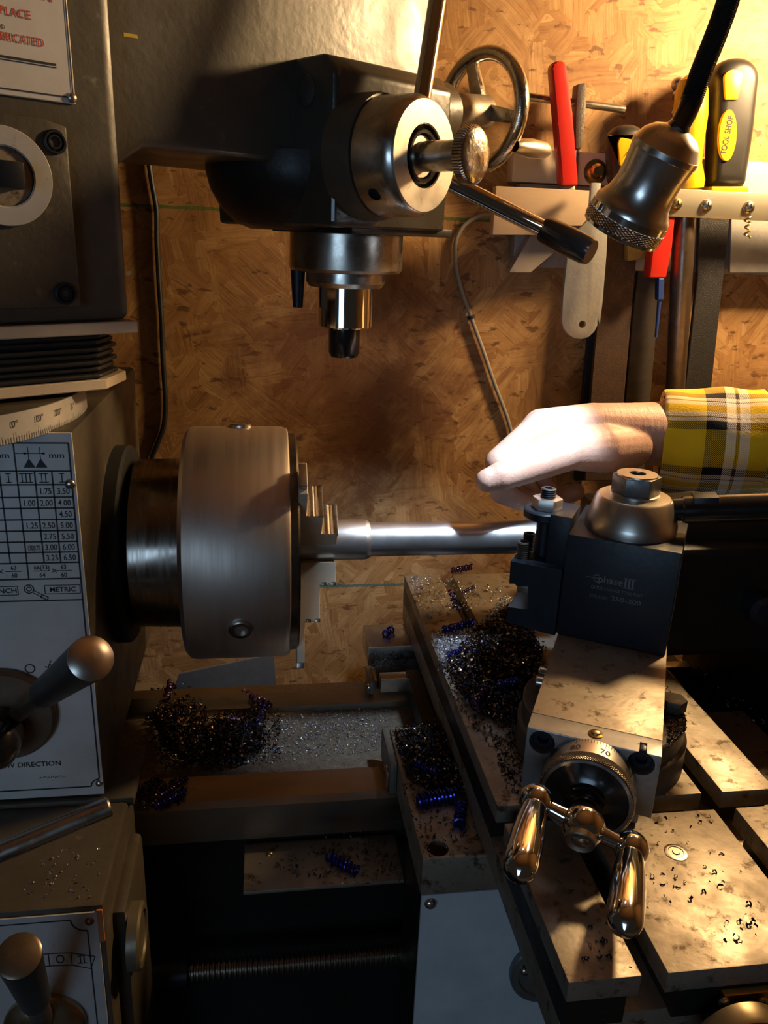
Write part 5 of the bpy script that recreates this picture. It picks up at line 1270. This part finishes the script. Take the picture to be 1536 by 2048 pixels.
# single chips lying on the front lands of the cross slide, and on the compound
rnd = random.Random(5); protos = []
for k in range(5):
    m = M(); one_chip(m, V((0,0,0)), .0024, rnd)
    zmin = min(v.z for v in m.v); m.v = [v-V((0,0,zmin)) for v in m.v]; protos.append(m.mesh('chip', recalc=False))
for p in protos:
    p.materials.append(MT['chip'])
spots = []
for k in range(150):
    c_ = rnd.choice(((1350, 1620, 60, 35), (1430, 1745, 55, 40), (1330, 1770, 60, 40), (1290, 1660, 40, 40), (1480, 1850, 50, 50), (1190, 1890, 30, 40), (1235, 1870, 25, 50), (1400, 1640, 60, 30)))
    px, py = rnd.gauss(c_[0], c_[2]*.6), rnd.gauss(c_[1], c_[3]*.6); P_ = onZ(px, py, CZ)
    if any(X[i]+.003 < P_.x < X[i+1]-.003 for i in (0, 2, 4)) and (Yf+.004 < P_.y < ys0-.004): spots.append((P_, 'front'))
for px, py in ((1190, 1335), (1222, 1350), (1255, 1345), (1262, 1380), (1135, 1412), (1154, 1411), (1232, 1432), (1268, 1474), (1215, 1300), (1305, 1345), (1175, 1310)):
    spots.append((onZ(px, py, PZ), 'compound'))
for P_, w in spots[:90]:
    o = bpy.data.objects.new('steel_chip', rnd.choice(protos)); COL.objects.link(o); o.location = P_; s = rnd.uniform(.45, 1.1); o.scale = (s, s, s); o.rotation_euler = (0, 0, rnd.uniform(0, 6.28))
    land = 'compound' if w != 'front' else ('narrow' if P_.x < X[1] else ('wide' if P_.x < X[3] else 'right'))
    lab = {'compound': 'tiny loose steel chip on top of the compound slide', 'narrow': 'tiny loose steel chip on the narrow front land under the crank', 'wide': 'tiny loose steel chip on the wide front land with the oil plug', 'right': 'tiny loose steel chip on the front land right of the T-slot'}[land]
    tag(o, lab, 'chip', 'loose chips, ' + land + ' land')
# ------------------------------------------------------------------ coiled chips
coils = [((884, 1268), (946, 1252), CZ+.003, .0034, 9, 'b', 'bright blue coiled chip lying in the lamp light on the slide'),
 ((893, 1318), (934, 1306), CZ+.002, .0028, 7, 'b', 'blue coiled chip at the near edge of the silver dust'),
 ((902, 1147), (944, 1139), CZ, .0030, 8, 'p', 'purple coiled chip at the far end of the cross slide'),
 ((902, 1190), (912, 1230), CZ-.004, .0032, 6, 'b', 'blue coiled chip fallen in the far T-slot'),
 ((925, 1188), (950, 1175), CZ, .0016, 7, 'p', 'thin small coiled chip beside the far T-slot'),
 ((489, 1393), (541, 1421), BZ+.001, .0040, 7, 'p', 'striped purple coiled chip lying across the back way'),
 ((334, 1402), (342, 1370), BZ+.006, .0030, 6, 'p', 'purple coiled chip standing on the heap by the headstock'),
 ((526, 1424), (518, 1452), BZ+.002, .0026, 6, 'p', 'reddish coiled chip at the right end of the bed heap'),
 ((309, 1620), (371, 1588), BZ+.003, .0026, 11, 'b', 'long blue coiled chip on the front way by the headstock'),
 ((316, 1600), (374, 1562), BZ+.003, .0022, 12, 'p', 'long thin purple coiled chip behind the blue one on the front way'),
 ((304, 1588), (312, 1570), BZ+.003, .0020, 5, 'p', 'short red coiled chip on the front way'),
 ((834, 1536), (876, 1556), SZ+.003, .0036, 7, 'b', 'dark blue coiled chip on the saddle chip bank'),
 ((834, 1612), (910, 1598), SZ, .0046, 10, 'b', 'fat dark blue coiled chip on the front of the saddle'),
 ((917, 1662), (923, 1612), SZ, .0036, 7, 'b', 'dark blue coiled chip beside the slide wall'),
 ((656, 1718), (714, 1750), pz, .0036, 8, 'b', 'blue coiled chip on the guard plate'),
 ((998, 1374), (1034, 1366), CZ+.011, .0024, 7, 'b', 'blue coiled chip on the dark heap near the compound'),
 ((768, 1276), (785, 1262), SZ, .0032, 4, 'b', 'short blue coiled chip on the far saddle wing'),
 ((948, 1420), (975, 1380), CZ+.009, .0030, 7, 'p', 'dark coiled chip on the near side of the heap')]
for a, b, z, r, n, c_, lab in coils:
    m = helix(onZ(*a, z)+V((0,0,r)), onZ(*b, z)+V((0,0,r)), r, n, r*.30, 6, 12)
    tag(m.build('coiled_chip', MT['coil_blue' if c_ == 'b' else 'coil_purple']), lab, 'coiled chip', 'coiled chips')
